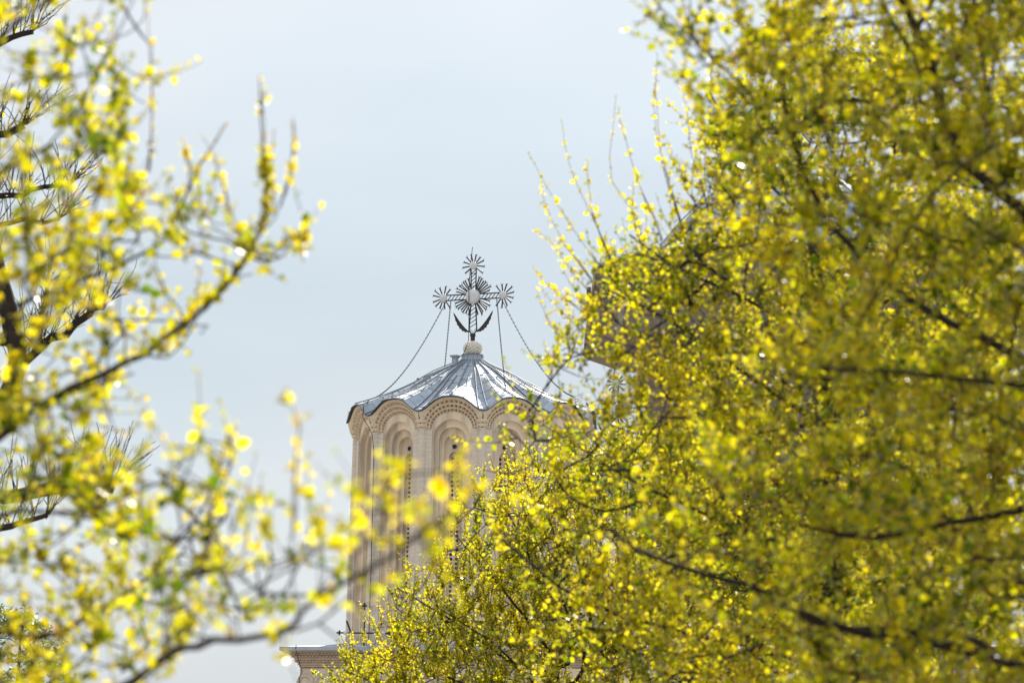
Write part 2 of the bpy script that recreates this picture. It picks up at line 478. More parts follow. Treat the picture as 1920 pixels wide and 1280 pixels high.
def build_roof():
    K, J = 16, 26
    vs = []; fs = []; tone = []
    A = NB * K
    prng = np.random.default_rng(3)
    for j in range(J + 1):
        s = j / J
        for a in range(A):
            bay, k = divmod(a, K)
            ph = -HA + 2 * HA * k / K
            x, y, z = roof_pt(ph, s)
            q = 2 * HA * bay
            vs.append((x * math.cos(q) - y * math.sin(q), x * math.sin(q) + y * math.cos(q), z))
    sheet = prng.uniform(0.80, 1.0, (NB * 4, 12))
    for j in range(J):
        for a in range(A):
            fs.append((j * A + a, (j + 1) * A + a, (j + 1) * A + (a + 1) % A, j * A + (a + 1) % A))
            strip = a // 4
            row = int((j + (strip * 7 % 5)) // 4)
            joint = (j + (strip * 7 % 5)) % 4 == 0
            tone.append(sheet[strip, row])
    # drip edge and soffit
    base = len(vs)
    for lift, inn in ((-0.02, 0.0), (-0.018, 0.09)):
        for a in range(A):
            bay, k = divmod(a, K); ph = -HA + 2 * HA * k / K
            x, y, z = roof_pt(ph, 1.0, lift)
            f = (1 - inn / math.hypot(x, y)); x *= f; y *= f; q = 2 * HA * bay
            vs.append((x * math.cos(q) - y * math.sin(q), x * math.sin(q) + y * math.cos(q), z))
    nroof = len(fs)
    for a in range(A):
        a2 = (a + 1) % A
        fs.append((J * A + a, base + a, base + a2, J * A + a2)); fs.append((base + a, base + A + a, base + A + a2, base + a2))
        tone += [1, 1]
    mi = [0] * nroof + [1] * (len(fs) - nroof)
    sm = [True] * nroof + [False] * (len(fs) - nroof)
    # standing seams
    b = MB()
    for bay in range(NB):
        q = 2 * HA * bay
        for t in (-0.86, -0.42, 0.0, 0.42, 0.86) if True else ():
            s0 = 0.0 if abs(t) in (0.86, 0.0) else 0.38
            pts = []
            for i in range(19):
                s = s0 + (1 - s0) * i / 18
                x, y, z = roof_pt(t * HA, s, 0.008 + 0.012 * min(1, s * 3))
                pts.append((x * math.cos(q) - y * math.sin(q), x * math.sin(q) + y * math.cos(q), z))
            b.tube(pts, 0.014 if abs(t) != 0.42 else 0.011, 5)
    # cross joints of the trays: thin folded strips
    for strip in range(NB * 4):
        bay, kk = divmod(strip, 4); q = 2 * HA * bay
        for j in range(1, J):
            if (j + (strip * 7 % 5)) % 4 == 0:
                pts = []
                for i in range(5):
                    ph = -HA + 2 * HA * (kk + i / 4) / 4
                    x, y, z = roof_pt(ph, j / J, 0.002)
                    pts.append((x * math.cos(q) - y * math.sin(q), x * math.sin(q) + y * math.cos(q), z))
                b.tube(pts, 0.006, 4, cap=False)
    b0 = len(vs)
    vs += b.v; fs += [tuple(i + b0 for i in f) for f in b.f]
    mi += [0] * len(b.f); sm += [True] * len(b.f); tone += [0.62] * len(b.f)
    me = bpy.data.meshes.new('roof'); me.from_pydata(vs, [], fs)
    me.materials.append(M['roof']); me.materials.append(M['fascia'])
    me.polygons.foreach_set('material_index', mi); me.polygons.foreach_set('use_smooth', sm)
    at = me.attributes.new('sheet', 'FLOAT_COLOR', 'FACE')
    at.data.foreach_set('color', np.repeat(np.array(tone, dtype=np.float32), 4))
    me.update(); return me


def sunburst(r0, r1, angs, wdt, prng):
    b = MB()
    for a in angs:
        L = r1 * prng.uniform(0.9, 1.04); c, s_ = math.cos(a), math.sin(a)
        tw = prng.uniform(-0.015, 0.015)
        def pt(l, o, y): return (c * l - s_ * o, y + tw * (l / r1), s_ * l + c * o)
        h = wdt / 2; fk = wdt * 1.15
        prof = [(r0, -h * .8), (L * .9, -h), (L, -fk * 1.0), (L * .94, 0), (L, fk * 1.0), (L * .9, h), (r0, h * .8)]
        vs = [pt(l, o, -0.006) for l, o in prof] + [pt(l, o, 0.006) for l, o in prof]; n = len(prof)
        fs = [(0, 1, 5, 6), (1, 2, 3), (1, 3, 5), (3, 4, 5)]
        fs += [tuple(i + n for i in f[::-1]) for f in fs] + [(i, i + n, (i + 1) % n + n, (i + 1) % n) for i in range(n)]
        b.add(vs, fs)
    return b


def build_cross_meshes():
    prng = random.Random(5); out = {}
    zc, zt, arm = 0.905, 1.525, 0.63          # heights above the ball's top
    b = MB()
    b.tube([(0, 0, -0.07), (0, 0, 0.05), (0, 0, 0.10)], [0.05, 0.045, 0.055], 10)
    b.tube([(0, 0, 0.10), (0, 0, 0.15)], [0.065, 0.05], 10)
    # tapering lattice post
    for sg in (-1, 1):
        b.tube([(sg * .02, 0, .12), (sg * .085, 0, .22), (sg * .08, 0, .30), (sg * .052, 0, .78), (sg * .05, 0, zc)], 0.015, 6)
        b.tube([(sg * .05, 0, zc), (sg * .058, 0, zt)], 0.014, 6)
        b.tube([(-arm, 0, zc + sg * .055), (0, 0, zc + sg * .05), (arm, 0, zc + sg * .055)], 0.014, 6)
    def diag(n, f):
        for i in range(n): p0, p1 = f(i / n), f((i + 1) / n); b.tube([p0[0], p1[1]], 0.009, 5)
    diag(6, lambda t: ((-.078 + .026 * t, 0, .27 + .50 * t), (.078 - .026 * t, 0, .27 + .50 * t)))
    b.tube([(-.08, 0, .26), (0, 0, .17), (.08, 0, .26)], 0.006, 5)
    diag(5, lambda t: ((-.05, 0, zc + .16 + .40 * t), (.05, 0, zc + .16 + .40 * t)))
    for sg in (-1, 1):
        diag(5, lambda t: ((sg * (.17 + .40 * t), 0, zc - .05), (sg * (.17 + .40 * t), 0, zc + .05)) if sg > 0 else ((sg * (.57 - .40 * t), 0, zc - .05), (sg * (.57 - .40 * t), 0, zc + .05)))
    for (x, z) in ((.16, zc), (-.16, zc), (0, zc + .18), (0, zc - .20)): b.lathe([(0, -.012), (.013, 0), (0, .012)], 8, (x, 0, z))
    out['frame'] = b.mesh('cross_frame', M['iron'], smooth=False)
    # pale bulged discs
    def disc(r):
        d = MB(); rows = []
        for i in range(-6, 7):
            a = math.pi / 2 * i / 6; rr = r * math.cos(a); yy = 0.5 * r * math.sin(a)
            rows.append([(rr * math.cos(2 * math.pi * j / 28), yy, rr * math.sin(2 * math.pi * j / 28)) for j in range(29)])
        d.grid(rows); return d.mesh('disc', M['disc'], smooth=True)
    out['big_disc'] = disc(0.158); out['small_disc'] = disc(0.085)
    D = math.radians
    big = [D(q + k) for q in (0, 90, 180, 270) for k in (17, 27, 36, 45, 54, 63, 73)]
    big = [a + prng.uniform(-.03, .03) for a in big]
    out['big_burst'] = sunburst(0.15, 0.435, big, 0.028, prng).mesh('sunburst', M['iron'])
    def end(dirn):
        a = [D(dirn + k + prng.uniform(-3, 3)) for k in (-128, -98, -68, -42, -14, 14, 42, 68, 98, 128)]
        return sunburst(0.06, 0.265, a, 0.028, prng).mesh('sunburst', M['iron'])
    out['ends'] = [((-arm - .03, zc), end(180)), ((arm + .03, zc), end(0)), ((0, zt + .02), end(90))]
    # feathered leaves at the foot
    def leaf(sg):
        d = MB(); top, bot = [], []
        n = 14
        for i in range(n + 1):
            t = i / n
            x = .075 + .36 * t; z = .19 + .05 * t + .36 * t ** 2.1
            nx, nz_ = -(.05 + .75 * t ** 1.1), .36; L = math.hypot(nx, nz_); nx /= L; nz_ /= L
            w_ = .072 * math.sin(math.pi * min(1, t * .98 + .02)) ** .8 + .004
            sc = 1 + (.28 if i % 2 else -.1)
            top.append((sg * (x + nx * w_ * .55), z + nz_ * w_ * .55)); bot.append((sg * (x - nx * w_ * .6 * sc), z - nz_ * w_ * .6 * sc))
        for yy in (-.006, .006): d.grid([[(x, yy, z) for x, z in top], [(x, yy, z) for x, z in bot]], flip=(yy > 0))
        for e in (top, bot): d.grid([[(x, -.006, z) for x, z in e], [(x, .006, z) for x, z in e]])
        d.tube([(sg * .02, 0, .12), (sg * .05, 0, .17), (sg * .09, 0, .195)], .012, 6)
        return d.mesh('iron_leaf', M['iron'])
    out['leaves'] = [leaf(-1), leaf(1)]
    out['zc'], out['zt'], out['arm'] = zc, zt, arm
    return out


CX = build_cross_meshes()


def add_cross(parent, loc, yaw, scale=1.0):
    c = link('cross', CX['frame'], parent, loc=loc); c.rotation_euler = (0, 0, yaw); c.scale = (scale,) * 3
    link('sun_disc', CX['big_disc'], c, loc=(0, -0.02, CX['zc'])); link('sunburst', CX['big_burst'], c, loc=(0, 0.0, CX['zc']))
    for (x, z), me in CX['ends']:
        link('sun_disc', CX['small_disc'], c, loc=(x, -0.015, z)); link('sunburst', me, c, loc=(x, 0, z))
    for me in CX['leaves']: link('iron_leaf', me, c)
    return c


def chain_mesh(a, b_, sag):
    a, b_ = Vector(a), Vector(b_); L = (b_ - a).length; n = int(L / 0.034)
    side = (b_ - a).cross(Vector((0, 0, 1))).normalized(); m = MB(); pts = []
    for i in range(n + 1):
        t = i / n; p = a.lerp(b_, t); p.z -= sag * 4 * t * (1 - t) * (0.8 + 0.4 * t); pts.append(p)
    for i in range(n):
        p, q = pts[i], pts[i + 1]; t = (q - p).normalized(); s1 = side if i % 2 else t.cross(side).normalized()
        mid = (p + q) / 2; ring = []
        for k in range(8):
            an = 2 * math.pi * k / 8; ring.append(mid + t * (0.022 * math.cos(an)) + s1 * (0.011 * math.sin(an)))
        m.tube(ring, 0.0055, 4, closed=True)
    return m.mesh('chain', M['iron'])


def build_tower(label, group=None):
    tm = build_tower_meshes()
    root = thing('lobed_tower', (neck[0], TOWER_Y, BASE_Z), label, 'church tower')
    link('drum', tm['core'], root)
    for i in range(NB):
        q = BAY0 + 2 * HA * i
        by = link('arched_bay', tm['bay'], root, rz=q)
        link('window_grille', tm['grille'], by); link('oculus', tm['oculus'], by); link('pier_facing', tm['pier'], by)
        link('arch_cornice', tm['cornice'], root, rz=q)
        c = link('colonnette', tm['colonnette'], root, rz=q + HA); link('capital', tm['capital'], c)
    HN = H - 0.05
    link('roof', build_roof(), root, rz=BAY0)
    b = MB(); b.lathe([(0.30, -0.06), (0.235, 0.02), (0.215, 0.05), (0.205, 0.11), (0.225, 0.125), (0.0, 0.13)], 20, (0, 0, HN))
    for i in range(12):
        a = 2 * math.pi * i / 12; b.box((0.215 * math.cos(a), 0.215 * math.sin(a), HN + 0.065), (0.01, 0.006, 0.045), rz=a)
    link('roof_neck', plain_sheet(b.mesh('roof_neck', M['roof'])), root)
    # braided knot
    b = MB(); rows = []; nl, nt = 40, 120
    for i in range(nl + 1):
        la = -math.pi / 2 + math.pi * i / nl; row = []
        for j in range(nt + 1):
            th = 2 * math.pi * j / nt
            u = th / (2 * math.pi) * 6; tri = abs((u % 2) - 1)
            f = math.sin(la * 7 + tri * 6.0) * (1 if True else 0)
            seam = min(1.0, min(tri, 1 - tri) * 14)
            rr = 1 + (0.16 * abs(f) ** 0.7 - 0.10 * (1 - seam) - 0.06) * max(0.0, math.cos(la)) ** 0.4
            row.append((0.185 * rr * math.cos(la) ** 0.8 * math.cos(th) if abs(la) < 1.57 else 0, 0.185 * rr * max(0, math.cos(la)) ** 0.8 * math.sin(th), 0.148 * rr * math.sin(la)))
        rows.append(row)
    b.grid(rows); link('finial_ball', b.mesh('finial_ball', M['finial'], smooth=True), root, loc=(0, 0, HN + 0.255))
    yaw = R(-23)
    cz = HN + 0.42
    add_cross(root, (0, 0, cz), yaw)
    # chains from the arms to hooks on the roof
    def roofpt(az, r):          # az from the camera-facing side, positive to the right
        t = az - BAY0; k = round(t / (2 * HA)); ph = t - 2 * HA * k
        s = (r - 0.25) / (AP + 0.245 - 0.25)
        x, y, z = roof_pt(ph, s, 0.01); q = BAY0 + 2 * HA * k
        return Vector((x * math.cos(q) - y * math.sin(q), x * math.sin(q) + y * math.cos(q), z))
    def armpt(x): return Vector((x * math.cos(yaw), x * math.sin(yaw), cz + CX['zc'] - 0.06))
    for x, az, r, sag in ((-0.60, R(-79), 2.12, 0.35), (-0.50, R(-160), 1.9, 0.05), (0.52, R(20), 1.95, 0.04), (0.62, R(80), 2.12, 0.33)):
        e = roofpt(az, r)
        link('chain', chain_mesh(armpt(x), e + Vector((0, 0, 0.13)), sag), root)
        h = MB(); out = Vector((e.x, e.y, 0)).normalized()
        pts = [e + Vector((0, 0, -0.02)), e + Vector((0, 0, 0.05))]
        for k in range(11):
            a = k * 0.6; rad = 0.045 * (1 - k / 16)
            pts.append(e + out * (0.03 + rad * math.cos(math.pi - a)) + Vector((0, 0, 0.06 + rad * math.sin(math.pi - a))))
        h.tube(pts, 0.008, 5); link('chain_hook', h.mesh('chain_hook', M['iron']), root)
    # lightning rod beside the cross with its cable down the roof and wall
    b = MB(); ox = Vector((-0.085 * math.cos(yaw), -0.085 * math.sin(yaw) - 0.02, 0))
    b.tube([ox * 0.4 + Vector((0, 0, cz + 1.93)), ox * .7 + Vector((0, 0, cz + 1.7)), ox + Vector((0, 0, cz + 1.4)), ox * 1.2 + Vector((0, -.1, cz + .95)), ox * 1.1 + Vector((0, -.02, cz + 0.4)), ox * 1.1 + Vector((0, -.05, cz + .0))], 0.0075, 5)
    for zz in (1.36, 1.1): b.tube([(-.09 * math.cos(yaw), -.09 * math.sin(yaw) - .03, cz + zz), (.06 * math.cos(yaw), .06 * math.sin(yaw) - .03, cz + zz + .03)], 0.008, 5)
    link('lightning_rod', b.mesh('lightning_rod', M['iron']), root)
    b = MB(); az = R(-54)
    pts = [ox * 1.1 + Vector((0, -.07, cz)), Vector((-.13, -.17, H + .22)), Vector((-.18, -.15, H + .08))]
    pts += [roofpt(R(-80), r) + Vector((0, 0, 0.03 + .02 * (k % 2))) for k, r in enumerate((.4, .8, 1.2, 1.6, 2.0))]
    pts += [roofpt(R(-64), 2.3) + Vector((0, 0, .02)), roofpt(R(-61), 2.46) + Vector((0, 0, .05)), roofpt(R(-57), 2.56) + Vector((0, 0, -.05))]
    rc = AP / math.cos(HA) + .1
    for zz, rr, a_ in ((ZS + .12, rc + .1, -54.6), (ZS - .05, rc + .03, -53.5), (ZS - .4, rc, -53.0), (ZS - 1.6, rc + .03, -52.4), (ZS - 3.0, rc + .06, -52.0), (0.1, rc + .1, -52)):
        pts.append(Vector((rr * math.sin(R(a_)), -rr * math.cos(R(a_)), zz)))
    b.tube(pts, 0.008, 5); link('lightning_cable', b.mesh('lightning_cable', M['iron']), root)
    # small capped box near the top of the roof
    e = roofpt(R(-42), 0.52); b = MB()
    b.box((e.x, e.y, e.z + .10), (.05, .05, .07), rz=R(-30)); b.box((e.x, e.y, e.z + .17), (.075, .075, .012), rz=R(-30)); b.box((e.x, e.y, e.z + .187), (.085, .085, .008), rz=R(-30))
    b.lathe([(.045, .03), (.05, .0), (.03, -.04), (0, -.05)], 10, (e.x, e.y, e.z))
    link('roof_vent', plain_sheet(b.mesh('roof_vent', M['roof'])), root)
    # small clips along the left eave
    for a_, r in ((-88, 2.2), (-87, 2.32), (-85, 1.6), (-84, 1.1)):
        e = roofpt(R(a_), r); b = MB(); b.box((e.x, e.y, e.z + .03), (.012, .012, .03)); b.tube([e + Vector((-.02, 0, .05)), e + Vector((.03, 0, .07))], .01, 5)
        link('roof_clip', b.mesh('roof_clip', M['iron']), root)
    return root


tower = build_tower('cream lobed tower with scalloped zinc roof, arched niches and chained sunburst cross')
twin = copy_tree(tower)
tp = P(1155, 765, 133)
twin.location = (tp[0], 133, BASE_Z)
tag(twin, 'leaf-hidden tower whose small sunburst cross shows just right of the cream tower', 'church tower')

# ------------------------------------------------------------------ big domed tower
def build_dome():
    Y = 141.0; ctr = P(1490, 512, Y); pm = 10667 / Y
    def zz(py): return P(1490, py, Y)[2] - BASE_Z
    root = thing('domed_tower', (ctr[0], Y, BASE_Z), 'large dark drum tower with bright brim and grey dome behind right-hand foliage', 'church tower')
    n = 16; ze = zz(512)
    re = 380 / pm
    b = MB()
    # narrow lower stage, flaring upper stage
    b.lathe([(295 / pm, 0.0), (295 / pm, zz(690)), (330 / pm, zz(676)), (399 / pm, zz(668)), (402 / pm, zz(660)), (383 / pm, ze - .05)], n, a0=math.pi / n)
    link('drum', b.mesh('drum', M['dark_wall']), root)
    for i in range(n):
        a = 2 * math.pi * (i + .5) / n; b = MB(); rows = []
        for s_ in (-1, 1):
            rows.append([((r_ + .05) * math.cos(a) - s_ * .11 * math.sin(a), (r_ + .05) * math.sin(a) + s_ * .11 * math.cos(a), z_) for r_, z_ in ((402 / pm, zz(661)), (383 / pm, ze - .08))])
        inn = [[(p[0] * .95, p[1] * .95, p[2]) for p in r_] for r_ in rows]
        b.grid([inn[0], rows[0], rows[1], inn[1]])
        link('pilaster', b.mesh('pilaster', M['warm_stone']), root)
        b = MB(); q = 2 * math.pi * i / n; rr = 394 / pm * math.cos(math.pi / n)
        for k in range(6):
            b.box(((rr + .01 * k) * math.cos(q), (rr + .01 * k) * math.sin(q), zz(655) + .28 * k), (.05, .45, .05), rz=q)
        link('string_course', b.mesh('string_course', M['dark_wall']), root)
    b = MB()
    prof = [(378 / pm, ze - .06), (386 / pm, ze - .05), (386 / pm, ze), (340 / pm, ze + .13), (272 / pm, ze + .30), (262 / pm, zz(472)), (248 / pm, zz(455)), (222 / pm, zz(424)), (190 / pm, zz(392)), (160 / pm, zz(370)), (130 / pm, zz(353)), (80 / pm, zz(339)), (30 / pm, zz(332)), (0.01, zz(331))]
    b.lathe(prof, n * 2, a0=math.pi / n)
    for i in range(n * 2):
        a = math.pi / n + 2 * math.pi * i / (n * 2)
        b.tube([(r_ * math.cos(a), r_ * math.sin(a), z_ + .01) for r_, z_ in prof[2:-1]], .02, 5)
    me = b.mesh('dome_roof', M['roof'])
    at = me.attributes.new('sheet', 'FLOAT_COLOR', 'FACE'); at.data.foreach_set('color', np.ones(len(me.polygons) * 4, np.float32))
    link('dome_roof', me, root)
    add_cross(root, (0, 0, zz(332)), R(-23), 1.38)
    b = MB(); b.lathe([(.3, -.1), (.2, .05), (.1, .12), (0, .14)], 14, (0, 0, zz(332))); link('finial_ball', b.mesh('finial_ball', M['finial'], True), root)
    return root


dome = build_dome()

# ------------------------------------------------------------------ church body
def build_body():
    yaw = R(-8); Y = 113.0
    c = P(563, 1219, Y); top = c[2]
    root = thing('church_body', (c[0], Y, 0), 'cream church body with stepped brick cornice and thin metal roof edge below the towers', 'church', rz=yaw)
    Wd, Dp = 16.0, 42.0
    b = MB(); b.box((Wd / 2, Dp / 2, (top - .35) / 2), (Wd / 2, Dp / 2, (top - .35) / 2)); link('wall', b.mesh('wall', M['plaster']), root)
    b = MB()
    for k in range(7):
        o = 0.012 + 0.03 * k; z = top - .31 + k * .046
        b.box((Wd / 2, Dp / 2, z), (Wd / 2 + o, Dp / 2 + o, .0215))
        if k in (2, 4, 5):
            x = -o
            while x < 9:
                b.box((x, -o - .010, z), (.02, .02, .018), rz=R(45)); x += .07
    link('stepped_cornice', b.mesh('stepped_cornice', M['brickwork']), root)
    b = MB(); o1 = .34; o2 = .33
    r0, z0 = o1 + .02, top - .02
    vs = [(-r0, -r0, z0), (Wd + r0, -r0, z0), (Wd + r0, Dp + r0, z0), (-r0, Dp + r0, z0)]
    vs += [(-r0, -r0, z0 + .075), (Wd + r0, -r0, z0 + .075), (Wd + r0, Dp + r0, z0 + .075), (-r0, Dp + r0, z0 + .075)]
    vs += [(.9, .9, z0 + .22), (Wd - .9, .9, z0 + .22), (Wd - .9, Dp - .9, z0 + .22), (.9, Dp - .9, z0 + .22)]
    b.add(vs, [(3, 2, 1, 0), (0, 1, 5, 4), (1, 2, 6, 5), (2, 3, 7, 6), (3, 0, 4, 7), (4, 5, 9, 8), (5, 6, 10, 9), (6, 7, 11, 10), (7, 4, 8, 11), (8, 9, 10, 11)])
    k = r0
    while k < 16 + r0:
        t = k - r0; b.tube([(t, -r0 + .01, z0 + .045), (max(.9, t * .9 + .4), .9, z0 + .24)], .012, 5); k += .55
    me = b.mesh('roof', M['roof'])
    at = me.attributes.new('sheet', 'FLOAT_COLOR', 'FACE'); at.data.foreach_set('color', np.ones(len(me.polygons) * 4, np.float32))
    link('roof', me, root)
    # frieze: ring mouldings with dark round openings between
    for i in range(14):
        x = .115 + i * .345
        a = MB(); a.tube([(x + .145 * math.cos(math.pi * j / 18), -.01, top - .64 + .145 * math.sin(math.pi * j / 18)) for j in range(19)], .036, 8)
        for sg in (-1, 1): a.tube([(x + sg * .145, -.01, top - .64), (x + sg * .145, -.01, top - 3.5)], .036, 8)
        link('blind_arch', a.mesh('blind_arch', M['stone'], smooth=True), root)
        a = MB(); cx, czz = x + .1725, top - .425
        a.add([(cx + .05 * math.cos(2 * math.pi * j / 20), -.006, czz + .05 * math.sin(2 * math.pi * j / 20)) for j in range(20)], [tuple(range(20))], 0)
        a.tube([(cx + .054 * math.cos(2 * math.pi * j / 20), -.004, czz + .054 * math.sin(2 * math.pi * j / 20)) for j in range(20)], .007, 6, closed=True, m=1)
        link('oculus', a.mesh('oculus', [M['void'], M['plaster']]), root)
    b = MB()
    b.tube([(-.02, -.36, top + .08), (-.03, -.36, top), (-.02, -.22, top - .1), (.02, -.10, top - .3), (.06, -.08, top - .42), (.0, -.08, top - .55), (.01, -.08, top - .75), (.02, -.10, top - 3)], .008, 5)
    link('lightning_cable', b.mesh('lightning_cable', M['iron']), root)
    return root, top


body, BODY_TOP = build_body()

# small cross with ball tips on the roof edge
def build_roof_cross():
    Y = 112.6; c = P(683, 1186, Y)
    zb = BODY_TOP + .04
    root = thing('rooftop_cross', (c[0], Y, zb), 'small black iron cross with pale balls on the church roof edge', 'cross')
    zc = c[2] - zb
    b = MB()
    b.tube([(0, 0, 0), (0, 0, zc + .55)], .016, 6); b.tube([(-.48, 0, zc), (.48, 0, zc)], .016, 6)
    for dx, dz in ((0, 1), (-1, 0), (1, 0)):
        ex, ez = dx * .50, zc + dz * .55
        for a in (-1, 0, 1):
            b.tube([(ex - dx * .02, 0, ez - dz * .02), (ex + dx * (.05 if a == 0 else .0) + (a * .045 if dz else 0), 0, ez + dz * (.05 if a == 0 else .0) + (a * .045 if dx else 0))], [.012, .022], 6)
    b.tube([(-.355, 0, zc + .24), (-.27, 0, zc + .02)], .018, 6); b.tube([(.355, 0, zc + .24), (.27, 0, zc + .02)], .018, 6)
    link('cross_frame', b.mesh('cross_frame', M['iron']), root)
    for x, z in ((0, zc + .40), (-.37, zc), (.37, zc)):
        d = MB(); d.lathe([(0, -.046), (.033, -.033), (.046, 0), (.033, .033), (0, .046)], 12, (x, -.01, z)); link('ball', d.mesh('ball', M['disc'], True), root)


build_roof_cross()


# ------------------------------------------------------------------ trees
CMI = np.array(CM.transposed())


def proj(p):
    q = (np.atleast_2d(p) - np.array((0, 0, CAMZ))) @ CMI.T
    return 960 + FPX * q[:, 0] / -q[:, 2], 640 - FPX * q[:, 1] / -q[:, 2]


def inside(poly, x, y):
    c = np.zeros(len(x), bool); n = len(poly); j = n - 1
    for i in range(n):
        xi, yi = poly[i]; xj, yj = poly[j]
        cond = ((yi > y) != (yj > y)) & (x < (xj - xi) * (y - yi) / (yj - yi + 1e-9) + xi)
        c ^= cond; j = i
    return c


def sample_poly(poly, n, rg):
    xs = [p[0] for p in poly]; ys = [p[1] for p in poly]; out = np.zeros((0, 2))
    while len(out) < n:
        q = np.stack([rg.uniform(min(xs), max(xs), n * 2), rg.uniform(min(ys), max(ys), n * 2)], 1)
        out = np.vstack([out, q[inside(poly, q[:, 0], q[:, 1])]])
    return out[:n]


def nrm(a): return a / (np.linalg.norm(a, axis=-1, keepdims=True) + 1e-9)


def clump(x, y):
    v = np.sin(x / 61 + y / 33 + .6) + .8 * np.sin(x / 97 - y / 41 + 2.1) + .6 * np.sin(x / 29 + y / 23 + 4.2)
    return np.clip(.72 + .38 * v, .3, 1)


class Tree:
    def __init__(s, seed):
        s.pos = np.zeros((40000, 3)); s.par = np.full(40000, -1); s.n = 0; s.minr = np.zeros(40000)
        s.rg = np.random.default_rng(seed); s.tw = []

    def node(s, p, par, mr=0.0):
        s.pos[s.n] = p; s.par[s.n] = par; s.minr[s.n] = mr; s.n += 1; return s.n - 1

    def limb(s, pts, r0, r1, step=0.25, attach=True, wob=0.03):
        """a hand-placed limb: smooth curve through the points, joined to the nearest wood that exists"""
        pts = np.array(pts, float); par = -1
        if s.n and attach:
            par = int(np.argmin(((s.pos[:s.n] - pts[0]) ** 2).sum(1)))
            pts = np.vstack([s.pos[par], pts])
        # catmull-rom
        q = np.vstack([2 * pts[0] - pts[1], pts, 2 * pts[-1] - pts[-2]]); out = []
        for i in range(1, len(q) - 2):
            L = np.linalg.norm(q[i + 1] - q[i]); k = max(2, int(L / step))
            for t in np.arange(k) / k:
                a, b, c, d = q[i - 1], q[i], q[i + 1], q[i + 2]
                out.append(.5 * ((2 * b) + (c - a) * t + (2 * a - 5 * b + 4 * c - d) * t * t + (3 * b - a - 3 * c + d) * t ** 3))
        out.append(pts[-1]); out = np.array(out); m = len(out)
        out[1:-1] += s.rg.normal(0, wob * step, (m - 2, 3))
        ids = []
        for i in range(1 if par >= 0 else 0, m):
            par = s.node(out[i], par, r0 + (r1 - r0) * i / (m - 1)); ids.append(par)
        return ids

    def connect(s, T, bend=0.35, seg=0.16, droop=0.12):
        T = np.array(T); root = s.pos[:s.n].copy()
        d0 = np.array([np.min(((root - t) ** 2).sum(1)) for t in T]); T = T[np.argsort(d0)]
        ends = []
        for t in T:
            d = np.sqrt(((s.pos[:s.n] - t) ** 2).sum(1))
            up = s.pos[:s.n, 2] - t[2]
            j = int(np.argmin(d + 0.7 * np.maximum(0, up)))
            a = s.pos[j]; L = np.linalg.norm(t - a)
            if L < 0.05: ends.append((j, np.array([0, 0, 1.0]))); continue
            pp = s.par[j]; td = nrm(a - s.pos[pp]) if pp >= 0 else np.array([0, 0, 1.0])
            c = a + (t - a) * .5 + td * L * bend * .5 + np.array([0, 0, -droop * L]) + s.rg.normal(0, .06 * L, 3)
            k = max(1, int(L / seg)); par = j
            for i in range(1, k + 1):
                u = i / k; p = (1 - u) ** 2 * a + 2 * u * (1 - u) * c + u * u * t
                par = s.node(p, par)
            ends.append((par, nrm(t - c)))
        return ends

    def radii(s, tip=0.004, ex=2.3):
        acc = np.zeros(s.n); has = np.zeros(s.n, bool)
        has[s.par[:s.n][s.par[:s.n] >= 0]] = True
        acc[~has] = tip ** ex
        for i in range(s.n - 1, -1, -1):
            if s.par[i] >= 0: acc[s.par[i]] += acc[i]
        r = acc ** (1 / ex)
        m = s.minr[:s.n]
        return np.where(m > 0, m, np.minimum(r, 0.05))

    def wood(s, mb, sides=6):
        r = s.radii(); ch = [[] for _ in range(s.n)]
        for i in range(s.n):
            if s.par[i] >= 0: ch[s.par[i]].append(i)
        starts = [(-1, i) for i in range(s.n) if s.par[i] < 0]
        while starts:
            p, i = starts.pop(); chain = [] if p < 0 else [p]; rad = [] if p < 0 else [min(r[p], r[i] * 1.3)]
            while True:
                chain.append(i); rad.append(r[i])
                if not ch[i]: break
                k = max(ch[i], key=lambda c: r[c])
                starts += [(i, c) for c in ch[i] if c != k]; i = k
            if len(chain) > 1:
                mb.tube([s.pos[c] for c in chain], rad, sides if max(rad) > .012 else 4, cap=True)


def twigs(base, dirn, length, curve_up, rg, Mp=7, r0=0.0035, r1=0.0014, wob=0.05):
    """curved shoots: (T,Mp,3) points plus tube geometry"""
    T = len(base); d = nrm(dirn); st = (length / (Mp - 1))[:, None]
    pts = np.zeros((T, Mp, 3)); pts[:, 0] = base
    cur = d.copy()
    for i in range(1, Mp):
        cur = nrm(cur + np.array([0, 0, 1.0]) * curve_up[:, None] + rg.normal(0, wob, (T, 3)))
        pts[:, i] = pts[:, i - 1] + cur * st
    tang = np.zeros_like(pts); tang[:, 1:] = pts[:, 1:] - pts[:, :-1]; tang[:, 0] = tang[:, 1]; tang = nrm(tang)
    ref = nrm(np.cross(tang, np.array([.37, .81, .21]))); bi = np.cross(tang, ref)
    rad = np.linspace(r0, r1, Mp)[None, :, None]
    v = np.stack([pts + rad * (ref * math.cos(a) + bi * math.sin(a)) for a in (0, 2.094, 4.188)], 2)   # T,Mp,3,3
    idx = np.arange(T * Mp * 3).reshape(T, Mp, 3); q = []
    for j in range(3):
        j2 = (j + 1) % 3
        q.append(np.stack([idx[:, :-1, j], idx[:, :-1, j2], idx[:, 1:, j2], idx[:, 1:, j]], -1).reshape(-1, 4))
    return pts, tang, v.reshape(-1, 3), np.vstack(q)


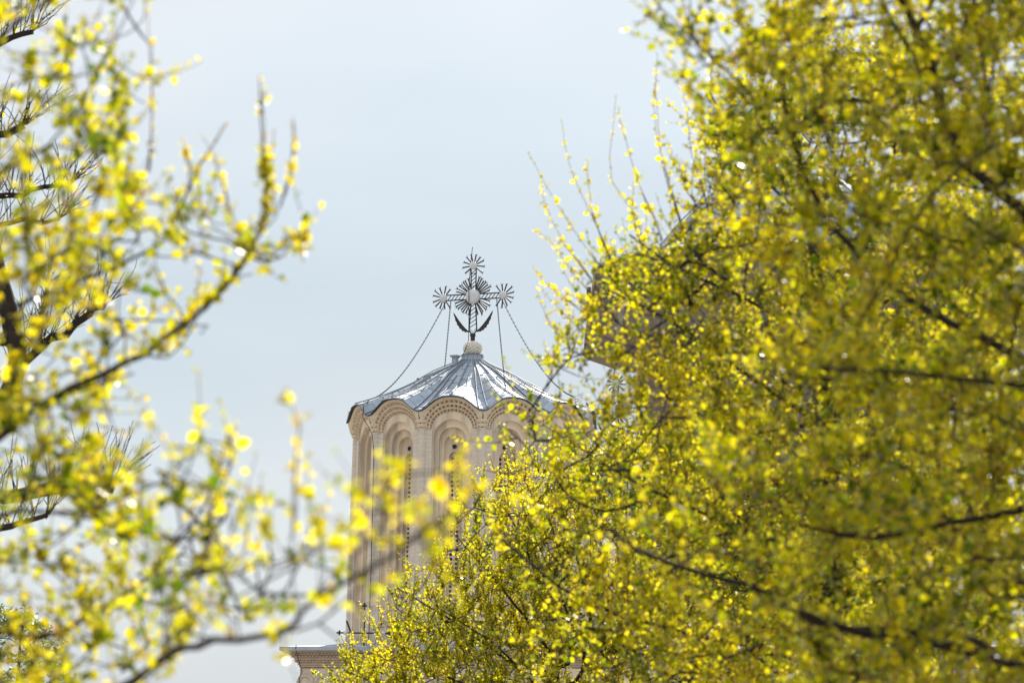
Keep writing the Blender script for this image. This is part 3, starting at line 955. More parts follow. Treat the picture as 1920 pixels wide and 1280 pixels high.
def leaves(pts, tang, rg, spacing, size, per, t0=0.1, tone=(0.15, 0.8), upness=0.45, keep=0.9, taper=0.55, bud=0.1, narrow=0.36, hang=0.0):
    """leaf blades in little clusters along the shoots; returns verts (n*6,3), quads, tone per quad"""
    T, Mp, _ = pts.shape
    L = np.linalg.norm(pts[:, -1] - pts[:, 0], axis=1); K = max(2, int(np.median(L) / spacing))
    ts = (np.linspace(t0, 1.0, K)[None, :] + rg.normal(0, .02, (T, K))).clip(0, 1)
    f = ts * (Mp - 1); i0 = np.minimum(f.astype(int), Mp - 2); fr = (f - i0)[..., None]
    ar = np.arange(T)[:, None]
    node = pts[ar, i0] * (1 - fr) + pts[ar, i0 + 1] * fr; tg = tang[ar, i0 + 1]
    node = np.repeat(node.reshape(-1, 3), per, 0); tg = np.repeat(tg.reshape(-1, 3), per, 0); tt = np.repeat(ts.reshape(-1), per)
    k = rg.random(len(node)) < keep; node, tg, tt = node[k], tg[k], tt[k]; n = len(node)
    rd = nrm(rg.normal(0, 1, (n, 3)) + np.array([0, 0, .1 - hang]))
    ax = nrm(rd + tg * .45)                                     # blade direction
    nm = nrm(rg.normal(0, .55, (n, 3)) + np.array([0, 0, upness])); nm = nrm(nm - ax * (nm * ax).sum(1)[:, None])
    sd = np.cross(ax, nm)
    isbud = rg.random(n) < bud
    ln = size * rg.uniform(.55, 1.25, n) * (1 - taper * tt ** 1.5); ln = np.where(isbud, ln * .45, ln)[:, None]
    wd = ln * (narrow * rg.uniform(.8, 1.25, n))[:, None]
    b0 = node + ax * ln * .18; fold = nm * ln * rg.uniform(.04, .2, n)[:, None]; dr = -nm * ln * rg.uniform(0, .25, n)[:, None]
    V = np.stack([b0, b0 + ax * ln * .3 + sd * wd + fold, b0 + ax * ln * .72 + sd * wd * .85 + fold + dr * .5, b0 + ax * ln + dr,
                  b0 + ax * ln * .72 - sd * wd * .85 + fold + dr * .5, b0 + ax * ln * .3 - sd * wd + fold], 1)
    ix = np.arange(n)[:, None] * 6
    Q = np.stack([ix + np.array([0, 1, 2, 3]), ix + np.array([0, 3, 4, 5])], 1).reshape(-1, 4)
    ph = rg.uniform(0, 6.28, 4)
    wave = np.sin(node[:, 0] * 2.3 + node[:, 2] * 3.1 + ph[0]) + np.sin(node[:, 0] * 5.3 - node[:, 2] * 4.1 + node[:, 1] * 2 + ph[1]) + np.sin(node[:, 1] * 3.3 + node[:, 2] * 7 + ph[2])
    tn = np.clip(rg.uniform(tone[0], tone[1], n) + .11 * wave, 0.0, .84); tn = np.where(isbud, rg.uniform(.85, 1.0, n), tn)
    return V.reshape(-1, 3), Q, np.repeat(tn, 2)


def crown_mesh(name, tw_v, tw_q, lf, mats):
    nv = 0; V = []; Q = []; tone = []; mi = []
    V.append(tw_v); Q.append(tw_q); tone.append(np.zeros(len(tw_q))); mi.append(np.ones(len(tw_q), int)); nv = len(tw_v)
    for v, q, t in lf:
        V.append(v); Q.append(q + nv); tone.append(t); mi.append(np.zeros(len(q), int)); nv += len(v)
    V = np.vstack(V).astype(np.float32); Q = np.vstack(Q).astype(np.int32); tone = np.concatenate(tone).astype(np.float32); mi = np.concatenate(mi).astype(np.int32)
    me = bpy.data.meshes.new(name)
    me.vertices.add(len(V)); me.vertices.foreach_set('co', V.ravel())
    me.loops.add(Q.size); me.loops.foreach_set('vertex_index', Q.ravel())
    me.polygons.add(len(Q)); me.polygons.foreach_set('loop_start', np.arange(0, Q.size, 4, dtype=np.int32))
    for m_ in mats: me.materials.append(m_)
    me.polygons.foreach_set('material_index', mi)
    a = me.attributes.new('tone', 'FLOAT', 'FACE'); a.data.foreach_set('value', tone)
    me.update(calc_edges=True); return me


def finish(tree, shoot_sets, name, base, label, cat='tree', mats=None):
    root = thing(name, tuple(base), label, cat)
    mb = MB(); tree.wood(mb)
    o = np.array(base)
    mb.v = [(p[0] - o[0], p[1] - o[1], p[2] - o[2]) for p in mb.v]
    link('trunk', mb.mesh('trunk', M['bark'], smooth=True), root)
    tv, tq, nv, lf = [], [], 0, []
    for v, q, ls in shoot_sets:
        tv.append(v - o); tq.append(q + nv); nv += len(v)
        for (a, b, c) in ls: lf.append((a - o, b, c))
    link('crown', crown_mesh('crown', np.vstack(tv), np.vstack(tq), lf, mats or [M['leaf'], M['twig']]), root)
    return root


def shoots_from(tree, ends, extra, rg, lmin, lmax, up, spread=0.6, thin_out=None):
    """one shoot at every branch end and some more from the thin wood"""
    b = [tree.pos[i] for i, _ in ends]; d = [v for _, v in ends]
    r = tree.radii(); thin = np.where((r < 0.02) & (tree.par[:tree.n] >= 0))[0]
    if extra and len(thin):
        for i in rg.choice(thin, extra):
            b.append(tree.pos[i]); d.append(nrm(tree.pos[i] - tree.pos[tree.par[i]]) + rg.normal(0, .5, 3))
    b = np.array(b); d = nrm(np.array(d)) + rg.normal(0, spread * .5, (len(b), 3)) + np.array([0, 0, up])
    if thin_out is not None:        # sparser towards the crown's edge
        x, y = proj(b); k = rg.random(len(b)) < thin_out(x, y); b, d = b[k], d[k]
    return b, d, rg.uniform(lmin, lmax, len(b))


def ground_at(px, Y): p = P(px, 640, Y); return np.array((p[0], Y, 0.0))


# --- near right tree
def tree_right_near():
    Y = 33.0; t = Tree(11); rg = t.rg
    g0 = ground_at(2120, Y); X = lambda a, b, dy=0.0: P(a, b, Y + dy)
    t.limb([g0, g0 + (0, 0, 1.5), X(2090, 1500), X(2060, 1250), X(2080, 900), X(2110, 500), X(2100, 100), X(2060, -300)], .20, .05)
    t.limb([X(1990, 520), X(1920, 400), X(1800, 300), X(1745, 120), X(1690, 0), X(1640, -120)], .045, .02)
    t.limb([X(1990, 930, -.3), X(1920, 955, -.4), X(1780, 985, -.5), X(1640, 1010, -.8), X(1500, 985, -1)], .032, .012)
    t.limb([X(1950, 1260), X(1800, 1215, -.2), X(1540, 1165, -.4), X(1405, 1095, -.6), X(1255, 1060, -.8), X(1150, 1000, -1)], .038, .012)
    t.limb([X(1800, 1190, .3), X(1560, 1180, .6), X(1480, 1190, .7), X(1350, 1240, .8)], .026, .01)
    t.limb([X(1420, 1095, -.5), X(1400, 1000, -.6), X(1350, 930, -.9)], .014, .007)
    t.limb([X(2000, 700, .5), X(1850, 640, .8), X(1700, 560, 1), X(1560, 420, 1.2), X(1480, 250, 1.3), X(1450, 60, 1.4)], .034, .012)
    t.limb([X(2050, 820, 1), X(1850, 780, 1.4), X(1650, 740, 1.6), X(1450, 640, 1.8)], .03, .01)
    t.limb([X(2050, 760, -1), X(1880, 720, -1.6), X(1700, 700, -2), X(1540, 690, -2.4)], .03, .01)
    t.limb([X(2080, 250, .5), X(1950, 60, .8), X(1880, -100, 1), X(1850, -200, 1)], .03, .014)
    t.limb([X(1880, 330, .2), X(1840, 120, .2), X(1830, -40, .2)], .02, .01)
    t.limb([X(2070, 1100, 1), X(1850, 1050, 1.8), X(1700, 880, 2.2), X(1600, 850, 2.4)], .03, .012)
    t.limb([X(2140, 900), X(2350, 700), X(2480, 450)], .06, .02); t.limb([X(2120, 1200), X(2350, 1050), X(2500, 900)], .06, .02)
    t.limb([X(1480, 270, 1.2), X(1400, 170, 1), X(1320, 95, .8), X(1235, 10, .6)], .016, .005)
    t.limb([X(1400, 170, 1), X(1330, 190, .8), X(1270, 150, .6)], .009, .004)
    poly = [(1240, -80), (1270, 60), (1330, 140), (1330, 330), (1390, 450), (1420, 600), (1400, 780), (1330, 860), (1240, 940), (1180, 1040), (1330, 1160), (1500, 1300), (1700, 1420), (2350, 1420), (2600, 900), (2600, 200), (2450, -400), (2100, -640), (1700, -520), (1350, -260)]
    q = sample_poly(poly, 3300, rg)
    edge = np.clip((q[:, 0] - 1300) / 500, .25, 1)
    keep = rg.random(len(q)) < np.clip(np.where(q[:, 1] < 450, .24, .36) + (q[:, 0] - 1300) / 650, .14, 1) * clump(q[:, 0], q[:, 1])
    q = q[keep]
    dep = rg.uniform(-2.4, 4.6, len(q)) * np.clip((q[:, 0] - 1150) / 500, .3, 1)
    T = [P(a, b, Y + d) for (a, b), d in zip(q, dep)]
    T += [P(1230 + 190 * u + rg.normal(0, 26), -20 + 330 * v + rg.normal(0, 26), Y + rg.uniform(.2, 1.2)) for u, v in rg.random((70, 2)) if u > .9 * v - .15]
    ends = t.connect(T)
    b, d, L = shoots_from(t, ends, 5600, rg, .22, .5, .25, thin_out=lambda x, y: np.clip(np.where(y < 450, .42, .3) + (x - 1250) / 500, .15, 1) * clump(x, y))
    p, tg, v, f = twigs(b, d, L, rg.uniform(.0, .16, len(b)), rg)
    ls = [leaves(p, tg, rg, .045, .066, 3, tone=(.05, .78), bud=.32)]
    return finish(t, [(v, f, ls)], 'leafy_tree', g0, 'big yellow-green tree in blurred spring leaf filling the right edge, with dark limbs')


def tree_right_mid():
    Y = 50.0; t = Tree(23); rg = t.rg
    g0 = ground_at(1560, Y); X = lambda a, b, dy=0.0: P(a, b, Y + dy)
    t.limb([g0, g0 + (0, 0, 2), X(1570, 1500), X(1560, 1200), X(1560, 900), X(1540, 600), X(1500, 300), X(1440, 60)], .18, .02)
    t.limb([X(1560, 1050), X(1420, 1000, -.5), X(1240, 930, -.8), X(1100, 850, -1), X(1010, 790, -1)], .024, .005)
    t.limb([X(1560, 1250), X(1300, 1190), X(1110, 1135, -.3), X(1005, 1065, -.5), X(930, 1000, -.6)], .03, .009)
    t.limb([X(1550, 800, .5), X(1400, 700, .8), X(1250, 600, .6), X(1130, 540, .5)], .03, .009)
    t.limb([X(1540, 650), X(1400, 560, -.4), X(1260, 500, -.6), X(1180, 440, -.6)], .028, .008)
    t.limb([X(1500, 400), X(1400, 300), X(1330, 170)], .02, .008)
    t.limb([X(1540, 620, .5), X(1650, 400, .6), X(1700, 150, .6)], .03, .01); t.limb([X(1560, 900, .5), X(1720, 700, .8), X(1800, 500, 1)], .03, .01)
    t.limb([X(1570, 1150, .5), X(1760, 1000, .8), X(1850, 900, 1)], .03, .01); t.limb([X(1560, 1000, 1), X(1400, 850, 1.5), X(1300, 750, 1.8)], .03, .01)
    poly = [(1190, 470), (1120, 500), (1080, 560), (1020, 640), (1010, 720), (960, 790), (925, 860), (890, 960), (930, 1050), (1000, 1150), (1040, 1400), (1850, 1450), (1930, 900), (1850, 350), (1700, 60), (1450, 40), (1340, 200), (1280, 330), (1290, 430)]
    q = sample_poly(poly, 2300, rg); q = q[rg.random(len(q)) < np.clip(.35 + (q[:, 0] - 980) / 350, .35, 1)]
    hole = (np.hypot((q[:, 0] - 1125) / 48, (q[:, 1] - 705) / 40) < 1) | (np.hypot((q[:, 0] - 1150) / 70, (q[:, 1] - 590) / 60) < 1) & (rg.random(len(q)) < .5)
    q = q[~hole]
    dep = rg.uniform(-2.6, 2.6, len(q)) * np.clip((q[:, 0] - 900) / 400, .3, 1)
    T = [P(a, b, Y + d) for (a, b), d in zip(q, dep)]
    T += [P(a, b, Y - .5) for a, b in ((1050, 690), (1075, 660), (1110, 665), (1135, 672), (1160, 668), (1090, 690), (1060, 640), (1180, 700), (1040, 620), (1085, 705), (1000, 760), (985, 780), (960, 775), (945, 800), (1010, 800), (970, 820), (930, 830), (920, 860), (990, 840), (950, 870), (905, 880), (1020, 730), (1050, 760), (1030, 790), (1075, 770), (1060, 800), (1100, 760), (1110, 790), (1040, 830), (1080, 830), (1140, 715), (1185, 755), (1195, 725), (1170, 800), (1130, 780), (1150, 700), (1120, 570), (1150, 600), (1180, 620), (1130, 630), (1210, 580), (1170, 560), (1220, 630), (1150, 640), (1190, 650), (1110, 610), (1240, 560), (1200, 540))]
    ends = t.connect(T)
    b, d, L = shoots_from(t, ends, 6200, rg, .22, .55, .3, thin_out=lambda x, y: np.clip(.22 + (x - 990) / 380, .22, 1) * clump(x + 40, y * 1.1) * np.where((x > 1095) & (x < 1290) & (y > 450) & (y < 520), .75, 1))
    p, tg, v, f = twigs(b, d, L, rg.uniform(.02, .2, len(b)), rg)
    ls = [leaves(p, tg, rg, .05, .064, 3, tone=(.05, .8), bud=.3)]
    sets = [(v, f, ls)]
    # long bare-tipped shoots standing out against the sky on the left
    lines = [[(1180, 560), (1110, 480), (1040, 380), (990, 285)], [(1170, 540), (1130, 450), (1070, 320), (1050, 225)], [(1230, 520), (1190, 400), (1140, 330), (1155, 180)],
             [(1290, 480), (1260, 360), (1225, 230), (1232, 100)], [(1330, 400), (1300, 300), (1285, 200), (1276, 150)], [(1160, 600), (1090, 530), (1030, 450), (1000, 430)],
             [(1120, 540), (1060, 460), (1020, 380), (1015, 330)], [(1300, 500), (1240, 300), (1230, 180), (1228, 130)], [(1210, 480), (1190, 420), (1186, 370), (1188, 340)], [(1110, 590), (1060, 560), (1020, 530), (1000, 500)],
             [(1240, 450), (1200, 350), (1165, 240), (1158, 200)], [(1150, 500), (1110, 400), (1100, 330), (1102, 300)]]
    pp = []
    for ln in lines:
        c = np.array([P(a, b_, Y - .6 + rg.uniform(-.5, .5)) for a, b_ in ln]); u = np.linspace(0, 1, 9)
        s_ = np.array([0, 1 / 3, 2 / 3, 1]); pp.append(np.stack([np.interp(u, s_, c[:, k]) for k in range(3)], 1) + rg.normal(0, .004, (9, 3)))
        t.limb(c[:2], .006, .005, attach=True)
    pp = np.array(pp); v2, f2, tg2 = tube_of(pp, .004, .0018)
    ls2 = [leaves(pp, tg2, rg, .06, .07, 3, tone=(.45, .85), taper=.7, bud=.3)]
    sets.append((v2, f2, ls2))
    return finish(t, sets, 'leafy_tree', g0, 'yellow-green tree with long thin shoots against the sky, right of the cream tower')


def tube_of(pts, r0, r1):
    T, Mp, _ = pts.shape; tang = np.zeros_like(pts); tang[:, 1:] = pts[:, 1:] - pts[:, :-1]; tang[:, 0] = tang[:, 1]; tang = nrm(tang)
    ref = nrm(np.cross(tang, np.array([.37, .81, .21]))); bi = np.cross(tang, ref); rad = np.linspace(r0, r1, Mp)[None, :, None]
    v = np.stack([pts + rad * (ref * math.cos(a) + bi * math.sin(a)) for a in (0, 2.094, 4.188)], 2)
    idx = np.arange(T * Mp * 3).reshape(T, Mp, 3); q = []
    for j in range(3):
        j2 = (j + 1) % 3; q.append(np.stack([idx[:, :-1, j], idx[:, :-1, j2], idx[:, 1:, j2], idx[:, 1:, j]], -1).reshape(-1, 4))
    return v.reshape(-1, 3), np.vstack(q), tang


def tree_centre():
    Y = 84.0; t = Tree(31); rg = t.rg
    g0 = ground_at(1160, Y); X = lambda a, b, dy=0.0: P(a, b, Y + dy)
    t.limb([g0, g0 + (0, 0, 3), X(1160, 1700), X(1150, 1450)], .26, .12)
    for tip, dy in (((662, 1220), -.5), ((742, 1100), .5), ((852, 1000), -1), ((920, 900), 0), ((1040, 860), 1), ((1180, 840), -1), ((1320, 880), .5), ((1480, 920), 1.5), ((1620, 1050), 0), ((822, 1140), -2), ((1000, 1000), -2), ((1200, 1000), 2), ((1400, 1080), -1.5), ((900, 1150), 2)):
        a = np.array((1150, 1480)); b_ = np.array(tip); m1 = a + (b_ - a) * .35 + np.array((0, -60)); m2 = a + (b_ - a) * .7 + np.array((0, -40))
        t.limb([X(*m1, dy * .4), X(*m2, dy * .8), X(*b_, dy)], .035, .007)
    poly = [(600, 1400), (632, 1265), (690, 1185), (752, 1100), (806, 1030), (858, 960), (910, 905), (1000, 840), (1200, 830), (1400, 870), (1600, 980), (1720, 1200), (1740, 1420), (1300, 1520), (900, 1480)]
    q = sample_poly(poly, 2600, rg); dep = rg.uniform(-2.6, 2.6, len(q))
    T = [P(a, b, Y + d) for (a, b), d in zip(q, dep)]
    ends = t.connect(T, seg=.2)
    b, d, L = shoots_from(t, ends, 7500, rg, .22, .5, .75, thin_out=lambda x, y: np.clip(.35 + (x * .76 + y * .64 - 1290) / 160, .25, 1))
    p, tg, v, f = twigs(b, d, L, rg.uniform(.05, .2, len(b)), rg, r0=.006, r1=.0025)
    ls = [leaves(p, tg, rg, .045, .058, 4, tone=(.1, .8), bud=.22, taper=.5)]
    return finish(t, [(v, f, ls)], 'leafy_tree', g0, 'round yellow-green tree in sharp focus in front of the foot of the cream tower')


def tree_left_near():
    Y = 28.0; t = Tree(47); rg = t.rg
    g0 = ground_at(-260, Y); X = lambda a, b, dy=0.0: P(a, b, Y + dy)
    t.limb([g0, g0 + (0, 0, 1.5), X(-240, 1500), X(-220, 1200), X(-200, 800), X(-190, 400), X(-150, 0), X(-120, -300)], .17, .04)
    main = [X(-60, 860), X(60, 770), X(190, 700), X(270, 660), X(340, 610), X(420, 540), X(470, 470), X(500, 390), X(497, 300), X(487, 150)]
    t.limb(main, .022, .0032)
    t.limb([X(500, 430), X(525, 385), X(545, 320), X(550, 225)], 0.0045, 0.0024)
    t.limb([X(480, 470), X(530, 455), X(575, 432)], 0.0045, 0.0032)
    t.limb([X(-80, 610, .6), X(0, 582, .8), X(140, 530, 1), X(270, 470, 1.2), X(325, 415, 1.2), X(370, 320, 1.2), X(425, 230, 1.2)], 0.0165, 0.0032)
    t.limb([X(140, 530, 1), X(235, 425, .8), X(280, 310, .6), X(285, 200, .5), X(285, 90, .5)], 0.0090, 0.0024)
    t.limb([X(60, 770, -.3), X(150, 730, -.5), X(250, 700, -.8)], 0.0150, 0.0048)
    t.limb([X(-60, 1180, .4), X(60, 1190, .5), X(130, 1175, .6), X(185, 1140, .6), X(280, 1085, .5), X(330, 1020, .4), X(390, 940, .3), X(430, 800, .2)], 0.0210, 0.0032)
    near = [X(-150, 1560), X(60, 1420, -1.40), X(200, 1310, -2.80), X(300, 1240, -3.85), X(400, 1203, -4.90), X(530, 1188, -5.60), X(565, 1150, -6.02), X(650, 1090, -6.58), X(740, 1035, -7.00), X(850, 960, -7.28)]
    t.limb(near, .031, .007)
    t.limb([X(530, 1188, -5.60), X(595, 1172, -5.81), X(655, 1115, -6.30), X(705, 1060, -6.72), X(720, 960, -6.86)], 0.0067, 0.0032)
    t.limb([X(315, 1235, -3.99), X(308, 1170, -3.85), X(303, 1080, -3.50)], 0.0060, 0.0032)
    t.limb([X(445, 1200, -5.04), X(440, 1120, -4.90), X(420, 1060, -4.55), X(450, 930, -4.41)], 0.0053, 0.0024)
    t.limb([X(560, 1160, -5.88), X(545, 1050, -5.74), X(550, 950, -5.60), X(562, 800, -5.60)], 0.0045, 0.0024)
    t.limb([X(-100, 260), X(0, 70), X(95, 0), X(170, -80)], 0.0165, 0.0080)
    t.limb([X(-120, 420, -.6), X(-20, 340, -.8), X(90, 270, -1), X(170, 160, -1.2), X(250, 0, -1.3)], 0.0135, 0.0040)
    t.limb([X(-120, 1000, -.6), X(40, 960, -1), X(160, 960, -1.6), X(300, 900, -2), X(380, 840, -2.2)], 0.0165, 0.0032)
    t.limb([X(300, 1085, .5), X(360, 1010, 0), X(420, 960, -.5), X(450, 900, -1)], 0.0060, 0.0024)
    t.limb([X(-120, 640, -1), X(20, 600, -1.8), X(120, 560, -2.4), X(200, 420, -3)], 0.0135, 0.0032)
    t.limb([X(-220, 700), X(-450, 500), X(-600, 300)], .05, .02); t.limb([X(-220, 1000, 0), X(-420, 900, 2), X(-600, 800, 3)], .05, .02)
    def pts(poly, n, d0, d1):
        q = sample_poly(poly, n, rg); return [P(a, b, Y + e) for (a, b), e in zip(q, rg.uniform(d0, d1, n))]
    T = pts([(-350, -150), (170, -150), (210, 200), (230, 480), (250, 700), (200, 860), (260, 1000), (240, 1330), (-350, 1400)], 340, -1.8, 1.8)
    T += pts([(170, -80), (300, 0), (290, 120), (240, 240), (200, 330)], 12, -1, 1)
    T += pts([(200, 300), (330, 330), (400, 420), (560, 440), (500, 520), (420, 590), (340, 660), (250, 700)], 46, -.5, 1.2)
    T += pts([(240, 900), (430, 780), (470, 900), (400, 1010), (640, 980), (660, 1090), (540, 1140), (420, 1180), (260, 1200)], 64, -5.2, -2)
    T += pts([(240, 1000), (400, 900), (400, 1150), (250, 1250)], 26, -1, 1)
    ends = t.connect(T, seg=.1)
    Tn = [P(a, b, Y - 6.8 + e) for a, b, e in ((660, 1000, 0), (700, 1010, .2), (740, 890, 0), (760, 960, .3), (790, 1010, 0), (830, 1000, .2), (850, 880, 0), (880, 930, .2), (700, 960, .3), (640, 1030, .3), (810, 1050, 0), (680, 1150, .5), (680, 1230, 1.0), (720, 900, .1), (715, 930, 0), (730, 950, .2), (780, 970, .1), (800, 980, 0), (660, 1040, .2), (740, 1000, .1), (845, 905, .1), (870, 960, .2))]
    ends2 = t.connect(Tn, seg=.08)
    b, d, L = shoots_from(t, ends, 1150, rg, .14, .36, .3, thin_out=lambda x, y: np.clip(1.0 - (x - 170) / 200, .36, 1))
    # keep the sky on the right of the crown open
    p, tg, v, f = twigs(b, d, L, rg.uniform(.02, .2, len(b)), rg)
    ls = [leaves(p, tg, rg, .042, .064, 4, tone=(.08, .8), bud=.3, keep=.62)]
    b2 = np.array([t.pos[i] for i, _ in ends2]); d2 = nrm(np.array([v_ for _, v_ in ends2]) + rg.normal(0, .4, (len(ends2), 3)) + (0, 0, .2))
    p2, tg2, v2, f2 = twigs(b2, d2, rg.uniform(.05, .08, len(b2)), np.full(len(b2), .05), rg)
    ls2 = [leaves(p2, tg2, rg, .025, .058, 4, tone=(.4, .85), bud=.2, keep=.75)]
    sets = [(v, f, ls), (v2, f2, ls2)]
    # buds and small leaves strung along the long bare shoots
    lines = [([(500, 400), (500, 330), (497, 260), (487, 140)], 0), ([(525, 385), (545, 320), (552, 270), (548, 220)], 0), ([(325, 415), (370, 320), (400, 270), (428, 228)], 1.2),
             ([(282, 320), (286, 200), (283, 120), (275, 20)], .5), ([(390, 940), (410, 880), (430, 840), (445, 790)], .2), ([(548, 1000), (552, 900), (556, 840), (563, 790)], -5.6),
             ([(430, 420), (420, 350), (400, 290), (380, 255)], .6), ([(470, 470), (440, 420), (425, 370), (415, 330)], .4), ([(215, 330), (225, 250), (222, 200), (235, 150)], .3), ([(360, 330), (345, 280), (350, 300), (340, 260)], .8),
             ([(515, 400), (512, 330), (508, 290), (515, 250)], .3), ([(530, 450), (545, 445), (560, 440), (578, 430)], 0), ([(575, 432), (572, 450), (570, 470), (568, 490)], 0)]
    pp = []
    for ln, dy in lines:
        c = np.array([P(a, b_, Y + dy) for a, b_ in ln]); u = np.linspace(0, 1, 9); s_ = np.array([0, 1 / 3, 2 / 3, 1])
        pp.append(np.stack([np.interp(u, s_, c[:, k]) for k in range(3)], 1) + rg.normal(0, .003, (9, 3)))
        t.limb(c[:2], .004, .003)
    pp = np.array(pp); v3, f3, tg3 = tube_of(pp, .0045, .002)
    sets.append((v3, f3, [leaves(pp, tg3, rg, .05, .06, 3, tone=(.5, .88), bud=.4, taper=.65)]))
    # leaves along the main up-curving limb
    c = np.array(main[3:9]); u = np.linspace(0, 1, 13); m_ = np.array([np.stack([np.interp(u, np.linspace(0, 1, len(c)), c[:, k]) for k in range(3)], 1)])
    m_ = np.repeat(m_, 4, 0); tgm = nrm(np.gradient(m_, axis=1))
    lm = leaves(m_, tgm, rg, .05, .055, 2, tone=(.3, .85), bud=.2, taper=.3, t0=.25)
    sets.append((v3[:3] * 1, np.zeros((0, 4), int), [lm]))
    return finish(t, sets, 'leafy_tree', g0, 'blurred yellow-green tree at left edge, its bough reaching across the cream tower')


def tree_right_shading():  # added tree, crown raised out of view to shade the near right tree
    Y = 43.0; t = Tree(83); rg = t.rg
    g0 = ground_at(2300, Y); X = lambda a, b, dy=0.0: P(a, b, Y + dy)
    t.limb([g0, g0 + (0, 0, 2), X(2290, 1200), X(2270, 600), X(2250, 0), X(2260, -700), X(2250, -1300)], .24, .05)
    for a, b, c, d, e in ((2280, 1250, 1980, 1120, .5), (2280, 900, 1900, 760, -1), (2270, 700, 2700, 450, 1), (2260, 400, 1880, 200, 1), (2260, 150, 1900, -150, -1), (2260, -100, 2700, -400, 0), (2260, -300, 1950, -700, 1), (2260, -500, 2600, -1000, -1), (2280, 1000, 2700, 850, -1)):
        t.limb([X(a, b), X((a + c) / 2, (b + d) / 2 - 20, e * .5), X(c, d, e)], .055, .015)
    poly = [(1690, 1330), (1740, 1000), (1700, 700), (1740, 300), (1780, -100), (1800, -600), (1950, -1100), (2250, -1420), (2550, -1150), (2800, -500), (2880, 300), (2800, 1000), (2500, 1380)]
    q = sample_poly(poly, 1500, rg); q = q[rg.random(len(q)) < clump(q[:, 0] * .8, q[:, 1] * .8)]
    T = [P(a, b, Y + d) for (a, b), d in zip(q, rg.uniform(-2.6, 3.0, len(q)))]
    ends = t.connect(T, seg=.2)
    b, d, L = shoots_from(t, ends, 1900, rg, .3, .6, .25)
    p, tg, v, f = twigs(b, d, L, rg.uniform(.0, .15, len(b)), rg)
    ls = [leaves(p, tg, rg, .055, .078, 3, tone=(.1, .7), bud=.34)]
    return finish(t, [(v, f, ls)], 'leafy_tree', g0, 'tall tree at the far right behind the dark blurred limbs, added to shade them')


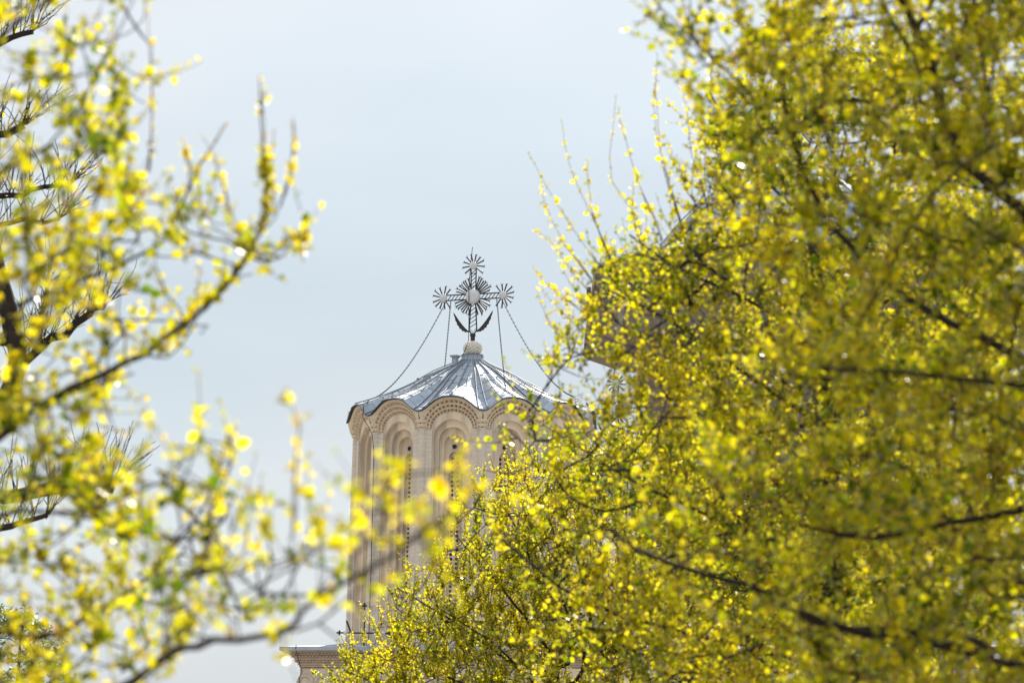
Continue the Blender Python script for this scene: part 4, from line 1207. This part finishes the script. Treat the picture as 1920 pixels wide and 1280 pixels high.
def tree_pollard():
    Y = 76.0; t = Tree(61); rg = t.rg
    g0 = ground_at(-30, Y); X = lambda a, b, dy=0.0: P(a, b, Y + dy)
    t.limb([g0, g0 + (0, 0, 3), X(-60, 1500), X(-50, 1150), X(-35, 900), X(-5, 780), X(30, 700), X(25, 620), X(-20, 430), X(-40, 200), X(-40, 0)], .2, .09)
    stubs = []
    stubs.append(t.limb([X(10, 930), X(60, 925), X(130, 912), X(195, 905), X(205, 915)], .10, .085, wob=.08))
    t.limb([X(160, 912), X(185, 925), X(192, 938)], .075, .075)
    stubs.append(t.limb([X(40, 690), X(75, 650, .2), X(115, 625, .3), X(160, 590, .2), X(195, 575, .2)], .075, .05, wob=.1))
    stubs.append(t.limb([X(40, 660), X(10, 640), X(-40, 650)], .07, .06)); stubs.append(t.limb([X(70, 650), X(78, 590), X(88, 540)], .05, .03))
    stubs.append(t.limb([X(-10, 370), X(40, 362), X(85, 352), X(130, 348)], .055, .03, wob=.1)); stubs.append(t.limb([X(-10, 425), X(50, 412), X(110, 410)], .05, .03, wob=.1))
    stubs.append(t.limb([X(-20, 250), X(15, 250), X(45, 235)], .06, .05)); stubs.append(t.limb([X(-20, 90), X(20, 70), X(60, 60)], .05, .04))
    stubs.append(t.limb([X(0, 990), X(40, 980), X(90, 965)], .06, .03)); stubs.append(t.limb([X(-20, 820), X(-60, 780), X(-150, 760)], .08, .06)); stubs.append(t.limb([X(-30, 500), X(-100, 460), X(-180, 440)], .08, .06))
    B, D, L = [], [], []
    for ids in stubs:
        for i in ids:
            for _ in range(4):
                B.append(t.pos[i] + rg.normal(0, .02, 3)); D.append(np.array((rg.normal(.15, .45), rg.normal(0, .4), 1.0))); L.append(rg.uniform(.3, 1.0))
        for _ in range(7):
            B.append(t.pos[ids[-1]]); D.append(np.array((rg.uniform(-.2, 1.1), rg.normal(0, .4), .9))); L.append(rg.uniform(.4, .95))
    B, D, L = np.array(B), np.array(D), np.array(L)
    p, tg, v, f = twigs(B, D, L, rg.uniform(.0, .06, len(B)), rg, r0=.0095, r1=.004, wob=.13)
    # side twiglets
    n = len(B); k = rg.integers(1, 5, n); b2 = p[np.arange(n), k]; p2, tg2, v2, f2 = twigs(b2, tg[np.arange(n), k] + rg.normal(0, .6, (n, 3)), L * rg.uniform(.25, .6, n), np.full(n, .12), rg, r0=.006, r1=.003)
    half = rg.random(n) < .4
    ls = [leaves(p[half], tg[half], rg, .08, .05, 2, tone=(.5, .85), bud=.3, keep=.6), leaves(p[~half], tg[~half], rg, .12, .03, 1, tone=(.85, 1), bud=.8, keep=.6)]
    return finish(t, [(v, f, ls), (v2, f2, [leaves(p2, tg2, rg, .12, .028, 1, tone=(.9, 1), bud=.7, keep=.5)])], 'pollarded_tree', g0, 'dark pollarded tree with thick cut limbs and bare upright twigs behind the left-hand leaves',
                  mats=[M['leaf'], M['bark']])


def tree_evergreen():
    Y = 98.0; t = Tree(71); rg = t.rg
    g0 = ground_at(10, Y); X = lambda a, b, dy=0.0: P(a, b, Y + dy)
    t.limb([g0, g0 + (0, 0, 4), X(10, 1500), X(30, 1300), X(40, 1180)], .16, .02)
    poly = [(-120, 1160), (20, 1150), (50, 1160), (90, 1175), (120, 1220), (135, 1260), (130, 1400), (100, 1560), (-150, 1560)]
    q = sample_poly(poly, 420, rg); T = [P(a, b, Y + d) for (a, b), d in zip(q, rg.uniform(-1.3, 1.3, len(q)))]
    ends = t.connect(T, seg=.2)
    b, d, L = shoots_from(t, ends, 500, rg, .15, .3, .6)
    p, tg, v, f = twigs(b, d, L, rg.uniform(.0, .1, len(b)), rg, r0=.006, r1=.003)
    ls = [leaves(p, tg, rg, .035, .085, 2, tone=(0, 1), bud=0, upness=.1, narrow=.22, hang=.7, taper=.1)]
    return finish(t, [(v, f, ls)], 'evergreen_tree', g0, 'dark green narrow-leaved evergreen at the bottom left corner', mats=[M['leaf_dark'], M['bark']])


tree_right_near(); tree_right_mid(); tree_right_shading(); tree_centre(); tree_left_near(); tree_pollard(); tree_evergreen()
